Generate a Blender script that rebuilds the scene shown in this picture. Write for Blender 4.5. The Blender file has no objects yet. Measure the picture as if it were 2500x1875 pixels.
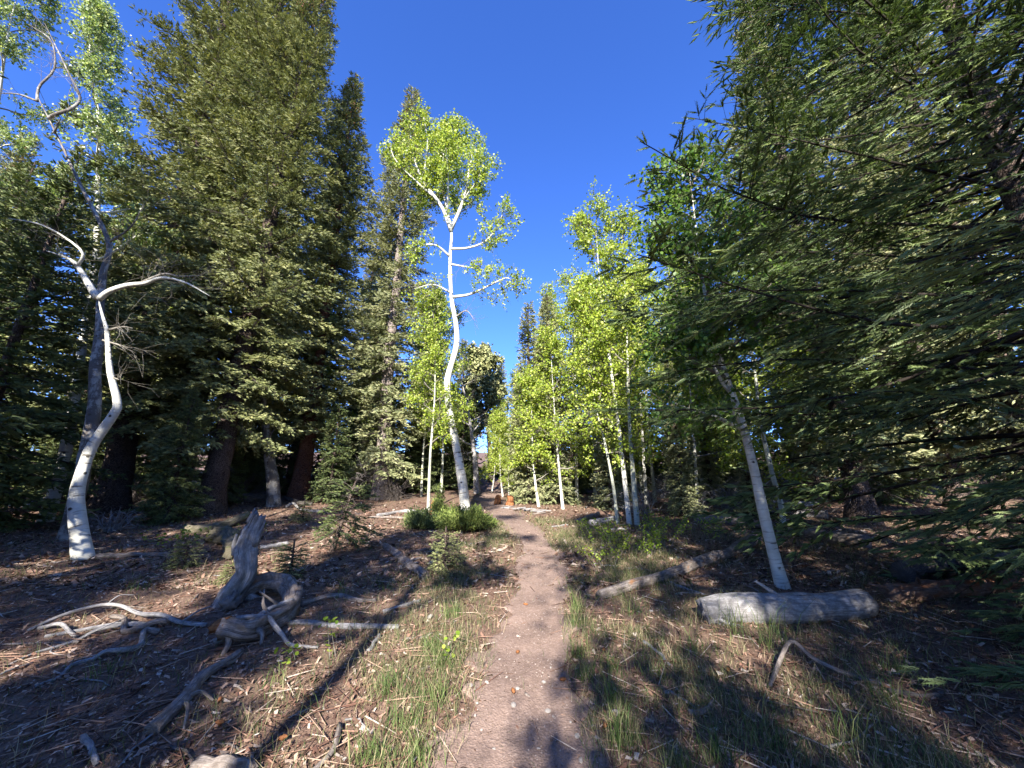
import bpy, math, random
import numpy as np
from mathutils import Vector, Matrix

# ------------------------------------------------------------------ camera, sky, sun, exposure
sc = bpy.context.scene
col = sc.collection
cam_d = bpy.data.cameras.new('camera'); cam = bpy.data.objects.new('camera', cam_d); col.objects.link(cam)
cam.location = (0, 0, 1.6); cam.rotation_euler = (math.radians(105), 0, 0)
cam_d.sensor_width = 36; cam_d.lens = 13.52; cam_d.clip_start = 0.05; cam_d.clip_end = 3000
sc.camera = cam
SUN_EL = math.radians(30)
SUN_AZ = math.radians(7)          # light travels this far to the right of straight up the trail
w = bpy.data.worlds.new('World'); sc.world = w; w.use_nodes = True
wn, wl = w.node_tree.nodes, w.node_tree.links
sky = wn.new('ShaderNodeTexSky'); sky.sky_type = 'NISHITA'; sky.sun_disc = False
sky.sun_elevation = SUN_EL; sky.sun_rotation = math.pi + SUN_AZ
sky.altitude = 2800; sky.air_density = 1.25; sky.dust_density = 0.5; sky.ozone_density = 1.6
hs = wn.new('ShaderNodeHueSaturation'); hs.inputs['Saturation'].default_value = 1.15
gel = wn.new('ShaderNodeMix'); gel.data_type = 'RGBA'; gel.blend_type = 'MULTIPLY'; gel.inputs[0].default_value = 1; gel.inputs[7].default_value = (.35, .465, .82, 1)
wl.new(sky.outputs[0], hs.inputs['Color']); wl.new(hs.outputs[0], gel.inputs[6]); wl.new(gel.outputs[2], wn['Background'].inputs[0])
wn['Background'].inputs[1].default_value = 0.12
sun_d = bpy.data.lights.new('sun', 'SUN'); sun_d.energy = 4.4; sun_d.angle = math.radians(0.53); sun_d.color = (1, .94, .84)
sun = bpy.data.objects.new('sun', sun_d); col.objects.link(sun); sun.location = (-5, -30, 30)
trav = Vector((math.sin(SUN_AZ)*math.cos(SUN_EL), math.cos(SUN_AZ)*math.cos(SUN_EL), -math.sin(SUN_EL)))
sun.rotation_euler = trav.to_track_quat('-Z', 'Y').to_euler()
vs = sc.view_settings; vs.view_transform = 'Standard'; vs.look = 'None'; vs.gamma = 1; vs.use_curve_mapping = False
vs.exposure = 2.1
sc.cycles.max_bounces = 6; sc.cycles.diffuse_bounces = 4; sc.cycles.glossy_bounces = 1
sc.cycles.transmission_bounces = 3; sc.cycles.transparent_max_bounces = 4

R = np.random.RandomState(7)
random.seed(7)

# ------------------------------------------------------------------ noise and the lie of the land
def _hash(i, j, s):
    n = (i*374761393 + j*668265263 + s*1442695041) & 0x7fffffff
    n = ((n ^ (n >> 13))*1274126177) & 0x7fffffff
    return ((n ^ (n >> 16)) & 0xffff)/65535.0
def vnoise(x, y, s=0):
    x = np.asarray(x, float); y = np.asarray(y, float)
    i = np.floor(x).astype(np.int64); j = np.floor(y).astype(np.int64)
    fx = x-i; fy = y-j; fx = fx*fx*(3-2*fx); fy = fy*fy*(3-2*fy)
    a = _hash(i, j, s); b = _hash(i+1, j, s); c = _hash(i, j+1, s); d = _hash(i+1, j+1, s)
    return (a*(1-fx)+b*fx)*(1-fy)+(c*(1-fx)+d*fx)*fy
TRAIL = np.array([(-0.3, -3., .55), (0.0, 0., .5), (0.06, 2.45, .46), (0.09, 3.07, .42), (0.14, 3.71, .39), (0.27, 4.75, .34),
                  (0.42, 5.8, .32), (0.47, 6.75, .32), (0.36, 8.66, .36), (-0.04, 10.48, .4), (-0.5, 12.75, .6), (-0.9, 15., .5), (-0.9, 22., .4)])
def trail_x(y): return np.interp(y, TRAIL[:, 1], TRAIL[:, 0])
def trail_w(y): return np.interp(y, TRAIL[:, 1], TRAIL[:, 2])
def trail_d(x, y):                       # 0 on the centre line, 1 at the trodden edge
    return np.abs(x-trail_x(y))/trail_w(y)
def hgt(x, y):
    x = np.asarray(x, float); y = np.asarray(y, float)
    z = 0.078*y + .05*(vnoise(x*.45+9, y*.45, 1)-.5) + .05*(vnoise(x*1.3, y*1.3, 2)-.5) + .02*(vnoise(x*4, y*4, 3)-.5)
    d = trail_d(x, y)
    z = z - .045*np.clip(1.25-d, 0, 1)**.7*(y < 23)
    z = z + .0012*np.clip(np.hypot(x, y)-25, 0, 400)**1.5*.5
    return z
def hz(x, y): return float(hgt(x, y))

# ------------------------------------------------------------------ mesh helpers
def mesh(name, V, groups, mat, uv=None, smooth=False, attr=None):
    """groups: list of (m,k) index arrays (faces of k corners). uv: (loops,2). attr: dict name->(loop-free) per-vertex floats."""
    V = np.ascontiguousarray(V, np.float32)
    me = bpy.data.meshes.new(name)
    groups = [np.asarray(g, np.int32) for g in groups if len(g)]
    li = np.concatenate([g.ravel() for g in groups]); tot = np.concatenate([np.full(len(g), g.shape[1], np.int32) for g in groups])
    st = np.concatenate([[0], np.cumsum(tot)[:-1]]).astype(np.int32)
    me.vertices.add(len(V)); me.vertices.foreach_set('co', V.ravel())
    me.loops.add(len(li)); me.loops.foreach_set('vertex_index', li)
    me.polygons.add(len(tot)); me.polygons.foreach_set('loop_start', st)
    try: me.polygons.foreach_set('loop_total', tot)
    except Exception: pass
    if smooth: me.polygons.foreach_set('use_smooth', np.ones(len(tot), bool))
    if uv is not None:
        l = me.uv_layers.new(name='UVMap'); l.data.foreach_set('uv', np.ascontiguousarray(uv, np.float32).ravel())
    if attr:
        for k, a in attr.items():
            at = me.attributes.new(k, 'FLOAT', 'POINT'); at.data.foreach_set('value', np.ascontiguousarray(a, np.float32))
    me.update(calc_edges=True); me.validate()
    me.materials.append(mat)
    return me
def obj(name, me, parent=None, kind=None):
    o = bpy.data.objects.new(name, me); col.objects.link(o)
    if parent is not None: o.parent = parent
    if kind: o['kind'] = kind
    return o
def thing(name, loc, label, cat, group=None, rz=0.):
    o = bpy.data.objects.new(name, None); col.objects.link(o); o.location = loc; o.rotation_euler = (0, 0, rz)
    o.empty_display_size = .2
    tag(o, label, cat, group); return o
def tag(o, label, cat, group=None):
    o['label'] = label; o['category'] = cat
    if group: o['group'] = group
    return o
def copy_tree(src, loc, rz=0., s=1., label=None, group=None, tilt=(0, 0), cat=None):
    c = src.copy(); col.objects.link(c); c.location = loc; c.rotation_euler = (tilt[0], tilt[1], rz); c.scale = (s, s, s)
    if label: c['label'] = label
    if group: c['group'] = group
    elif 'group' in c: del c['group']
    for ch in list(src.children):
        d = ch.copy(); col.objects.link(d); d.parent = c
        for g in list(ch.children):
            e = g.copy(); col.objects.link(e); e.parent = d
    return c
def unit(a): return a/np.maximum(np.linalg.norm(a, axis=-1, keepdims=True), 1e-9)
def smooth_path(P, n):
    P = np.asarray(P, float); m = len(P)
    if m == 2:
        t = np.linspace(0, 1, n)[:, None]; return P[0]*(1-t)+P[1]*t
    E = np.vstack([2*P[0]-P[1], P, 2*P[-1]-P[-2]])
    t = np.linspace(0, m-1-1e-6, n); i = t.astype(int); f = (t-i)[:, None]
    p0, p1, p2, p3 = E[i], E[i+1], E[i+2], E[i+3]
    return .5*((2*p1)+(-p0+p2)*f+(2*p0-5*p1+4*p2-p3)*f**2+(-p0+3*p1-3*p2+p3)*f**3)
def tube(P, rad, sides=8, rough=0., seed=0, cap=True, freq=1., jag=0., ridge=0.):
    """One tube along P with radii rad; returns V, [quads, caps], uv per loop (u in circumference metres, v in metres)."""
    P = np.asarray(P, float); n = len(P); rad = np.broadcast_to(np.asarray(rad, float), (n,))
    T = unit(np.gradient(P, axis=0))
    ref = np.array([0, 0, 1.]) if abs(unit(P[-1]-P[0])[2]) < .75 else np.array([0, 1., 0])
    N = np.zeros_like(P); b = np.cross(T[0], ref); N[0] = b/np.linalg.norm(b)
    for i in range(1, n):
        v = N[i-1]-T[i]*np.dot(N[i-1], T[i]); N[i] = v/max(np.linalg.norm(v), 1e-9)
    B = np.cross(T, N)
    ang = np.linspace(0, 2*np.pi, sides, endpoint=False)
    vv = np.concatenate([[0], np.cumsum(np.linalg.norm(np.diff(P, axis=0), axis=1))])
    rr = np.repeat(rad[:, None], sides, 1)
    if rough > 0:
        A = np.cos(ang)*2.+20; C = np.sin(ang)*2.
        k = vnoise(A[None, :]*1.3+seed*3.1+C[None, :]*.7, vv[:, None]*freq*2.5+C[None, :]*1.7, seed)-.5
        k2 = vnoise(A[None, :]*3.+C[None, :]*2+seed, vv[:, None]*freq*7+C[None, :]*3, seed+5)-.5
        rr = rr*(1+rough*(k*1.4+k2*.7))
    if ridge > 0:
        tw_ = ang[None, :]*sides/6.3+vv[:, None]*1.1
        rr = rr*(1+ridge*(vnoise(tw_*.9+seed, vv[:, None]*1.6, seed+8)-.5)*2-ridge*1.6*(vnoise(tw_*.55+seed*2, vv[:, None]*1.1+4, seed+9) > .72))
    off = np.cos(ang)[None, :, None]*N[:, None]+np.sin(ang)[None, :, None]*B[:, None]
    V = P[:, None]+off*rr[..., None]
    if jag > 0:
        j0 = (vnoise(ang*3+seed, ang*0+.5, seed)-.4); j1 = (vnoise(ang*3+seed+7, ang*0+.5, seed+1)-.4)
        V[0] -= T[0]*(j0*jag)[:, None]; V[-1] += T[-1]*(j1*jag)[:, None]
    V = V.reshape(-1, 3)
    I = np.arange((n-1)*sides).reshape(n-1, sides); J = np.roll(I, -1, 1)
    Q = np.stack([I, J, J+sides, I+sides], -1).reshape(-1, 4)
    circ = 2*np.pi*float(np.mean(rad)); u0 = np.arange(sides)/sides*circ; u1 = (np.arange(sides)+1)/sides*circ
    uv = np.zeros((n-1, sides, 4, 2)); uv[:, :, 0, 0] = u0; uv[:, :, 1, 0] = u1; uv[:, :, 2, 0] = u1; uv[:, :, 3, 0] = u0
    uv[:, :, 0, 1] = vv[:-1, None]; uv[:, :, 1, 1] = vv[:-1, None]; uv[:, :, 2, 1] = vv[1:, None]; uv[:, :, 3, 1] = vv[1:, None]
    G = [Q]; uv = uv.reshape(-1, 2)
    if cap:
        nb = len(V); V = np.vstack([V, P[0]+T[0]*rad[0]*.12*(1 if jag > 0 else -1), P[-1]-T[-1]*rad[-1]*.3*(1 if jag > 0 else -1)])
        a = np.arange(sides); c0 = np.stack([np.roll(a, -1), a, np.full(sides, nb)], 1); a2 = a+(n-1)*sides
        c1 = np.stack([a2, np.roll(a2, -1), np.full(sides, nb+1)], 1)
        G.append(np.vstack([c0, c1])); cu = np.zeros((sides*6, 2)); cu[:, 0] = np.tile([0, .01, .02], sides*2); uv = np.vstack([uv, cu])
    return V, G, uv
def tubes_batch(P, rad, sides=3):
    """P (N,k,3), rad (N,k) -> V, quads, uv"""
    N, k = P.shape[:2]
    T = unit(np.gradient(P, axis=1))
    mean = unit(P[:, -1]-P[:, 0]); ref = np.where(np.abs(mean[:, 2:3]) < .8, np.array([[0, 0, 1.]]), np.array([[1., 0, 0]]))
    n1 = unit(np.cross(T, ref[:, None])); n2 = np.cross(T, n1)
    ang = np.linspace(0, 2*np.pi, sides, endpoint=False)
    V = P[:, :, None]+(np.cos(ang)[None, None, :, None]*n1[:, :, None]+np.sin(ang)[None, None, :, None]*n2[:, :, None])*rad[:, :, None, None]
    base = (np.arange(N)*k*sides)[:, None, None]; I = (np.arange(k-1)*sides)[None, :, None]+np.arange(sides)[None, None]; J = (np.arange(k-1)*sides)[None, :, None]+((np.arange(sides)+1) % sides)[None, None]
    Q = np.stack([base+I, base+J, base+J+sides, base+I+sides], -1).reshape(-1, 4)
    vv = np.concatenate([np.zeros((N, 1)), np.cumsum(np.linalg.norm(np.diff(P, axis=1), axis=2), 1)], 1)
    uv = np.zeros((N, k-1, sides, 4, 2)); s = np.arange(sides)*.02
    uv[..., 0, 0] = s; uv[..., 1, 0] = s+.02; uv[..., 2, 0] = s+.02; uv[..., 3, 0] = s
    uv[..., 0, 1] = vv[:, :-1, None]; uv[..., 1, 1] = vv[:, :-1, None]; uv[..., 2, 1] = vv[:, 1:, None]; uv[..., 3, 1] = vv[:, 1:, None]
    return V.reshape(-1, 3), Q, uv.reshape(-1, 2)
class Acc:
    def __init__(s): s.V = []; s.G = {}; s.U = {}; s.n = 0
    def add(s, V, groups, uv=None):
        o = 0
        for g in groups:
            g = np.asarray(g); k = g.shape[1]
            s.G.setdefault(k, []).append(g+s.n)
            m = len(g)*k
            s.U.setdefault(k, []).append(uv[o:o+m] if uv is not None else np.zeros((m, 2))); o += m
        s.V.append(V); s.n += len(V)
    def mesh(s, name, mat, smooth=True):
        ks = sorted(s.G); return mesh(name, np.vstack(s.V), [np.vstack(s.G[k]) for k in ks], mat, np.vstack([np.vstack(s.U[k]) for k in ks]), smooth)
def stamp(T, faces, O, D, S, L, W, N=None):
    """Copies of a template: along D scaled by L, across S and N scaled by W."""
    if N is None: N = np.cross(D, S)
    V = O[:, None]+T[None, :, 0:1]*(D*L[:, None])[:, None]+T[None, :, 1:2]*(S*W[:, None])[:, None]+T[None, :, 2:3]*(N*W[:, None])[:, None]
    f = faces[None]+(np.arange(len(O))*len(T))[:, None, None]
    return V.reshape(-1, 3), f.reshape(-1, faces.shape[1])

# ------------------------------------------------------------------ materials
class NT:
    def __init__(s, name, rough=.8, spec=.25):
        s.m = bpy.data.materials.new(name); s.m.use_nodes = True; s.t = s.m.node_tree; s.b = s.t.nodes['Principled BSDF']
        s.b.inputs['Roughness'].default_value = rough; s.b.inputs['Specular IOR Level'].default_value = spec
    def n(s, typ, **kw):
        nd = s.t.nodes.new('ShaderNode'+typ)
        for k, v in kw.items():
            if k in nd.inputs: nd.inputs[k].default_value = v
            else: setattr(nd, k, v)
        return nd
    def l(s, a, b): s.t.links.new(a, b)
    def noise(s, vec, scale, detail=4, rough=.6):
        nd = s.n('TexNoise'); nd.inputs['Scale'].default_value = scale; nd.inputs['Detail'].default_value = detail; nd.inputs['Roughness'].default_value = rough
        if vec is not None: s.l(vec, nd.inputs['Vector'])
        return nd.outputs['Fac']
    def ramp(s, fac, stops, interp='LINEAR'):
        nd = s.n('ValToRGB'); r = nd.color_ramp; r.interpolation = interp
        while len(r.elements) < len(stops): r.elements.new(.5)
        for e, (p, c) in zip(r.elements, stops): e.position = p; e.color = (*c, 1)
        s.l(fac, nd.inputs[0]); return nd.outputs[0]
    def mix(s, fac, a, b, mode='MIX'):
        nd = s.n('Mix', data_type='RGBA', blend_type=mode)
        if isinstance(fac, (int, float)): nd.inputs[0].default_value = fac
        else: s.l(fac, nd.inputs[0])
        for k, v in ((6, a), (7, b)):
            if isinstance(v, tuple): nd.inputs[k].default_value = (*v, 1)
            else: s.l(v, nd.inputs[k])
        return nd.outputs[2]
    def map(s, vec, sc_): nd = s.n('Mapping'); nd.inputs['Scale'].default_value = sc_; s.l(vec, nd.inputs['Vector']); return nd.outputs[0]
    def bump(s, h, strength, dist):
        nd = s.n('Bump'); nd.inputs['Strength'].default_value = strength; nd.inputs['Distance'].default_value = dist; s.l(h, nd.inputs['Height'])
        s.l(nd.outputs[0], s.b.inputs['Normal'])
    def base(s, c):
        if isinstance(c, tuple): s.b.inputs['Base Color'].default_value = (*c, 1)
        else: s.l(c, s.b.inputs['Base Color'])
    def obj_co(s): return s.n('TexCoord').outputs['Object']
    def uv(s): return s.n('TexCoord').outputs['UV']
    def island(s): return s.n('NewGeometry').outputs['Random Per Island']
    def translucent(s, c, fac):
        tr = s.n('BsdfTranslucent'); 
        if isinstance(c, tuple): tr.inputs[0].default_value = (*c, 1)
        else: s.l(c, tr.inputs[0])
        mx = s.n('MixShader'); mx.inputs[0].default_value = fac
        s.l(s.b.outputs[0], mx.inputs[1]); s.l(tr.outputs[0], mx.inputs[2]); s.l(mx.outputs[0], s.t.nodes['Material Output'].inputs[0])

def m_ground():
    t = NT('forest_floor', .95, .1); c = t.obj_co()
    n1 = t.noise(c, .7, 5); n2 = t.noise(c, 9, 6, .7); n3 = t.noise(c, 55, 4, .7)
    a = t.ramp(n2, [(.3, (.061, .038, .028)), (.5, (.157, .096, .073)), (.68, (.273, .186, .144))])
    g = t.ramp(n3, [(.3, (.050, .033, .026)), (.55, (.190, .119, .091)), (.75, (.330, .248, .198))])
    m = t.mix(.5, a, g); t.base(t.mix(t.ramp(n1, [(.35, (0, 0, 0)), (.7, (.454, .454, .454))]), m, (.140, .107, .070)))
    t.bump(t.mix(.5, n2, n3), .9, .03); return t.m
def m_trail():
    t = NT('trodden_dirt', .95, .1); c = t.obj_co()
    n1 = t.noise(c, 2.2, 5); n3 = t.noise(c, 40, 5, .75)
    vo = t.n('TexVoronoi'); vo.inputs['Scale'].default_value = 70; t.l(c, vo.inputs['Vector'])
    a = t.ramp(n1, [(.3, (.140, .096, .078)), (.7, (.281, .202, .165))])
    b = t.ramp(n3, [(.3, (.083, .057, .046)), (.55, (.231, .165, .136)), (.8, (.413, .339, .297))])
    t.base(t.mix(.55, a, b)); t.bump(t.mix(.4, n3, vo.outputs['Distance']), .8, .012); return t.m
def m_island(name, stops, rough=.8, trans=None, spec=.2, tone=False):
    t = NT(name, rough, spec)
    if tone: at_ = t.n('Attribute'); at_.attribute_name = 'tone'; f_ = at_.outputs['Fac']
    else: f_ = t.island()
    c = t.ramp(f_, stops); t.base(c)
    if trans: t.translucent(t.mix(1., c, trans[1], 'MULTIPLY'), trans[0])
    return t.m
def m_aspen(name, tint=(.62, .61, .54), old=0.):
    t = NT(name, .8, .2); u = t.uv()
    n1 = t.noise(t.map(u, (1.2, 1.2, 1)), 3, 4)
    a = t.ramp(n1, [(.3, tuple(x*.6 for x in tint)), (.65, tint)])
    lent = t.noise(t.map(u, (4, 30, 1)), 1.2, 4, .7)                       # fine horizontal bands
    a = t.mix(t.ramp(lent, [(.55, (0, 0, 0)), (.66, (.8, .8, .8))]), a, (.17, .15, .12))
    vo = t.n('TexVoronoi'); vo.inputs['Scale'].default_value = 1.; vo.inputs['Randomness'].default_value = 1.
    t.l(t.map(u, (6.5, 6., 1)), vo.inputs['Vector'])
    wob = t.noise(u, 30, 3)
    ad = t.n('Math', operation='ADD'); t.l(vo.outputs['Distance'], ad.inputs[0]); 
    mu = t.n('Math', operation='MULTIPLY'); mu.inputs[1].default_value = .22; t.l(wob, mu.inputs[0]); t.l(mu.outputs[0], ad.inputs[1])
    a = t.mix(t.ramp(ad.outputs[0], [(.22, (.95, .95, .95)), (.29, (0, 0, 0))]), a, (.028, .024, .02))   # black eyes
    sc1 = t.noise(t.map(u, (2.2, 9, 1)), 1.3, 3, .5); a = t.mix(t.ramp(sc1, [(.63, (0, 0, 0)), (.67, (.85, .85, .85))]), a, (.10, .085, .07))
    big = t.noise(t.map(u, (3, 1.4, 1)), 1.6, 6, .7)
    lo = .74-.24*old
    a = t.mix(t.ramp(big, [(lo-.06, (0, 0, 0)), (lo+.02, (.85, .85, .85))]), a, (.075, .06, .05))        # rough dark bark
    t.base(a); t.bump(t.mix(.5, big, lent), .5, .02); return t.m
def m_bark(name, dark, mid, light, scale=1.):
    t = NT(name, .92, .15); u = t.uv()
    vo = t.n('TexVoronoi', feature='DISTANCE_TO_EDGE'); vo.inputs['Scale'].default_value = 30*scale
    wob = t.noise(u, 9, 4); mp = t.map(u, (1.4, .75, 1))
    av = t.n('VectorMath', operation='ADD'); t.l(mp, av.inputs[0]); t.l(t.ramp(wob, [(0, (0, 0, 0)), (1, (.12, .12, 0))]), av.inputs[1]); t.l(av.outputs[0], vo.inputs['Vector'])
    n = t.noise(u, 26, 5, .7); big = t.noise(u, 1.3, 4)
    a = t.ramp(n, [(.3, dark), (.55, mid), (.8, light)])
    a = t.mix(t.ramp(big, [(.4, (0, 0, 0)), (.7, (.6, .6, .6))]), a, light)
    e = t.ramp(vo.outputs['Distance'], [(0., (0, 0, 0)), (.12, (1, 1, 1))])
    t.base(t.mix(e, tuple(x*.35 for x in dark), a)); t.bump(t.mix(.4, e, n), 1., .025); return t.m
def m_wood(name, dark, mid, light, warm=None, warmth=.0):
    t = NT(name, .88, .15); u = t.uv()
    g = t.noise(t.map(u, (150, 5, 1)), 1, 6, .7); crack = t.noise(t.map(u, (48, 1.3, 1)), 1, 5, .65); big = t.noise(t.map(u, (4, 2.2, 1)), 1.4, 5); blot = t.noise(t.map(u, (14, 7, 1)), 1.5, 5, .7)
    a = t.ramp(g, [(.3, dark), (.5, mid), (.75, light)])
    a = t.mix(t.ramp(blot, [(.42, (.75, .75, .75)), (.62, (0, 0, 0))]), a, tuple(x*.75 for x in dark))
    a = t.mix(t.ramp(crack, [(.34, (.95, .95, .95)), (.42, (0, 0, 0))]), a, tuple(x*.15 for x in dark))
    if warm: a = t.mix(t.ramp(big, [(.62-warmth, (0, 0, 0)), (.75-warmth, (.9, .9, .9))]), a, warm)
    t.base(a); t.bump(t.mix(.6, g, crack), 1., .015); return t.m

M = {}
M['ground'] = m_ground(); M['trail'] = m_trail()
M['litter'] = m_island('litter', [(0, (.056, .031, .023)), (.3, (.150, .079, .056)), (.6, (.252, .155, .112)), (.85, (.356, .252, .187)), (1, (.430, .374, .319))], .9)
M['gravel'] = m_island('gravel', [(0, (.078, .056, .047)), (.6, (.182, .137, .114)), (1, (.312, .260, .234))], .9)
M['stone'] = m_island('pale_stone', [(0, (.144, .122, .112)), (1, (.274, .245, .223))], .95)
M['grass'] = m_island('grass_blades', [(0, (.050, .085, .028)), (.4, (.095, .13, .048)), (.6, (.16, .17, .075)), (.8, (.27, .23, .13)), (1, (.40, .33, .22))], .7, (.25, (1.2, 1.2, .7)))
M['tuft'] = m_island('fresh_grass', [(0, (.055, .10, .03)), (.55, (.11, .165, .05)), (.85, (.19, .22, .085)), (1, (.36, .31, .18))], .65, (.3, (1.2, 1.2, .6)))
M['spruce'] = m_island('spruce_needles', [(0, (.06, .085, .035)), (.35, (.17, .195, .080)), (.7, (.29, .31, .13)), (1, (.43, .42, .20))], .6, (.12, (1.2, 1.2, .5)), .3, tone=True)
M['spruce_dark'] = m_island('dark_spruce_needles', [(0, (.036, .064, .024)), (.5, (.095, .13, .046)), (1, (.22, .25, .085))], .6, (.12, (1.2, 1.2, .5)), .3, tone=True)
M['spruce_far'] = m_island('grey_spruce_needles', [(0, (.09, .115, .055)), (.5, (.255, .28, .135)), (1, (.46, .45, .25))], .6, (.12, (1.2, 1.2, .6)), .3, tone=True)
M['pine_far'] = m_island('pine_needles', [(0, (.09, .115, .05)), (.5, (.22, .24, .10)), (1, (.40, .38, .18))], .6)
M['fir'] = m_island('fir_needles', [(0, (.030, .060, .022)), (.45, (.085, .130, .045)), (.75, (.18, .24, .085)), (1, (.34, .40, .16))], .5, (.15, (1.2, 1.3, .5)), .35, tone=True)
M['juniper_dark'] = m_island('dark_juniper_needles', [(0, (.04, .07, .025)), (.5, (.095, .13, .045)), (1, (.2, .23, .08))], .6)
M['fresh'] = m_island('juniper_needles', [(0, (.06, .10, .025)), (.5, (.15, .20, .05)), (1, (.28, .32, .09))], .6, (.2, (1.2, 1.2, .5)))
M['aspen_leaf'] = m_island('aspen_leaves', [(0, (.12, .195, .022)), (.4, (.245, .335, .038)), (.75, (.36, .435, .055)), (1, (.50, .53, .15))], .45, (.42, (1.25, 1.2, .5)), .4)
M['aspen_pale'] = m_island('pale_aspen_leaves', [(0, (.10, .17, .05)), (.4, (.22, .30, .09)), (.75, (.34, .40, .16)), (1, (.50, .54, .32))], .4, (.42, (1.2, 1.2, .6)), .5)
M['aspen_shaded'] = m_island('shaded_aspen_leaves', [(0, (.045, .105, .018)), (.5, (.085, .165, .026)), (1, (.16, .25, .05))], .45, (.42, (1.25, 1.25, .5)), .4)  # aspen leaf green darkened, painting in the shade over the leaning aspen
M['sprig'] = m_island('sprig_leaves', [(0, (.13, .22, .03)), (.6, (.24, .34, .04)), (1, (.34, .42, .07))], .5, (.42, (1.2, 1.2, .5)))
M['bark_aspen'] = m_aspen('aspen_bark'); M['bark_aspen_old'] = m_aspen('old_aspen_bark', (.357, .340, .306), 1.); M['bark_aspen_green'] = m_aspen('greenish_aspen_bark', (.425, .442, .357), .1)
M['bark_spruce'] = m_bark('spruce_bark', (.050, .036, .030), (.12, .085, .068), (.22, .175, .15))
M['bark_red'] = m_bark('red_spruce_bark', (.075, .032, .020), (.20, .085, .050), (.33, .17, .11))
M['bark_pale'] = m_bark('pale_spruce_bark', (.12, .09, .078), (.29, .235, .21), (.46, .41, .38))
M['twig'] = m_wood('twig_wood', (.05, .04, .034), (.11, .09, .078), (.2, .17, .15))
M['aspen_twig'] = m_wood('aspen_twig_wood', (.13, .115, .095), (.28, .26, .22), (.46, .44, .39))
M['dead'] = m_wood('silver_deadwood', (.153, .144, .139), (.323, .309, .305), (.520, .503, .493))
M['dead_warm'] = m_wood('brown_deadwood', (.116, .094, .081), (.260, .220, .193), (.422, .377, .340), (.215, .103, .045), .06)
M['dead_dark'] = m_wood('dark_deadwood', (.054, .045, .040), (.135, .116, .108), (.251, .224, .210))
M['dead_red'] = m_wood('rust_deadwood', (.108, .067, .049), (.224, .144, .108), (.377, .323, .296), (.233, .081, .031), .12)
M['rot'] = m_wood('orange_rotten_wood', (.13, .05, .022), (.32, .135, .055), (.46, .24, .12))
M['fir_twig'] = m_wood('fir_twig_wood', (.020, .016, .012), (.039, .031, .027), (.078, .066, .056))
M['moss'] = m_wood('mossy_wood', (.078, .070, .047), (.172, .148, .101), (.312, .281, .218), (.078, .094, .027), .08)
M['cone'] = m_island('spruce_cones', [(0, (.10, .045, .02)), (1, (.24, .12, .055))], .7)
M['red_needle'] = m_island('rust_needles', [(0, (.14, .07, .04)), (1, (.32, .19, .11))], .8)

# ------------------------------------------------------------------ ground and trail
def make_ground():
    def axis(lo, hi, c, n, k):
        t = np.linspace(-1, 1, n); s = np.sinh(k*t)/np.sinh(k)
        return np.where(s < 0, c+s*(c-lo), c+s*(hi-c))
    xs = axis(-420, 420, 0, 270, 7.0); ys = axis(-60, 460, 3.2, 270, 6.8)
    X, Y = np.meshgrid(xs, ys); Z = hgt(X, Y)
    n, m = X.shape; I = np.arange(n*m).reshape(n, m)
    Q = np.stack([I[:-1, :-1], I[:-1, 1:], I[1:, 1:], I[1:, :-1]], -1).reshape(-1, 4)
    o = obj('ground', mesh('ground', np.stack([X, Y, Z], -1).reshape(-1, 3), [Q], M['ground'], smooth=True), None, 'structure')
    ys = np.concatenate([np.arange(-3, 8, .045), np.arange(8, 22, .1)]); us = np.linspace(-1.12, 1.12, 33)
    U, Y = np.meshgrid(us, ys)
    rag = 1+.5*(vnoise(Y*1.7, U*0+np.sign(U)*5, 11)-.5)+.5*(vnoise(Y*6, U*0+np.sign(U)*9, 12)-.5)
    X = trail_x(Y)+U*trail_w(Y)*rag
    e = np.clip((np.abs(U)-.8)/.32, 0, 1)
    Z = hgt(X, Y)+.016-.05*e**2 + .010*(vnoise(X*9, Y*9, 21)-.5)
    n, m = X.shape; I = np.arange(n*m).reshape(n, m)
    Q = np.stack([I[:-1, :-1], I[:-1, 1:], I[1:, 1:], I[1:, :-1]], -1).reshape(-1, 4)
    obj('trail', mesh('trail', np.stack([X, Y, Z], -1).reshape(-1, 3), [Q], M['trail'], smooth=True), None, 'structure')
make_ground()

# ------------------------------------------------------------------ conifers
DIAM = np.array([(0, 0, 0), (.4, .5, 0), (1, 0, 0), (.4, -.5, 0), (0, 0, 0), (.4, 0, .5), (1, 0, 0), (.4, 0, -.5)], float)
DIAM_F = np.array([(0, 1, 2, 3), (4, 5, 6, 7)])
def needle_template(n, seed):
    """A twig clothed in needles all round: a slim solid core of crowded needles plus single needles standing out."""
    r = np.random.RandomState(seed); V = []; F = []
    for i in range(n):
        t = .02+.93*(i+r.rand()*.6)/n; ph = i*2.4+r.uniform(-.5, .5); ln = r.uniform(.75, 1.1)*(1.-.4*max(0, t-.65)/.35)
        y, z = math.cos(ph)*ln, math.sin(ph)*ln*.8+.12
        k = len(V); V += [(t-.026, 0, 0), (t+.026, 0, 0), (t+.10+.1*r.rand(), y, z)]; F.append((k, k+1, k+2))
    for ph in (.3, 1.87):
        k = len(V); c, q = math.cos(ph)*.42, math.sin(ph)*.42; V += [(0, 0, 0), (.3, c, q), (1.04, 0, 0), (.3, -c, -q)]; F += [(k, k+1, k+2), (k, k+2, k+3)]
    return np.array(V), np.array(F)
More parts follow.
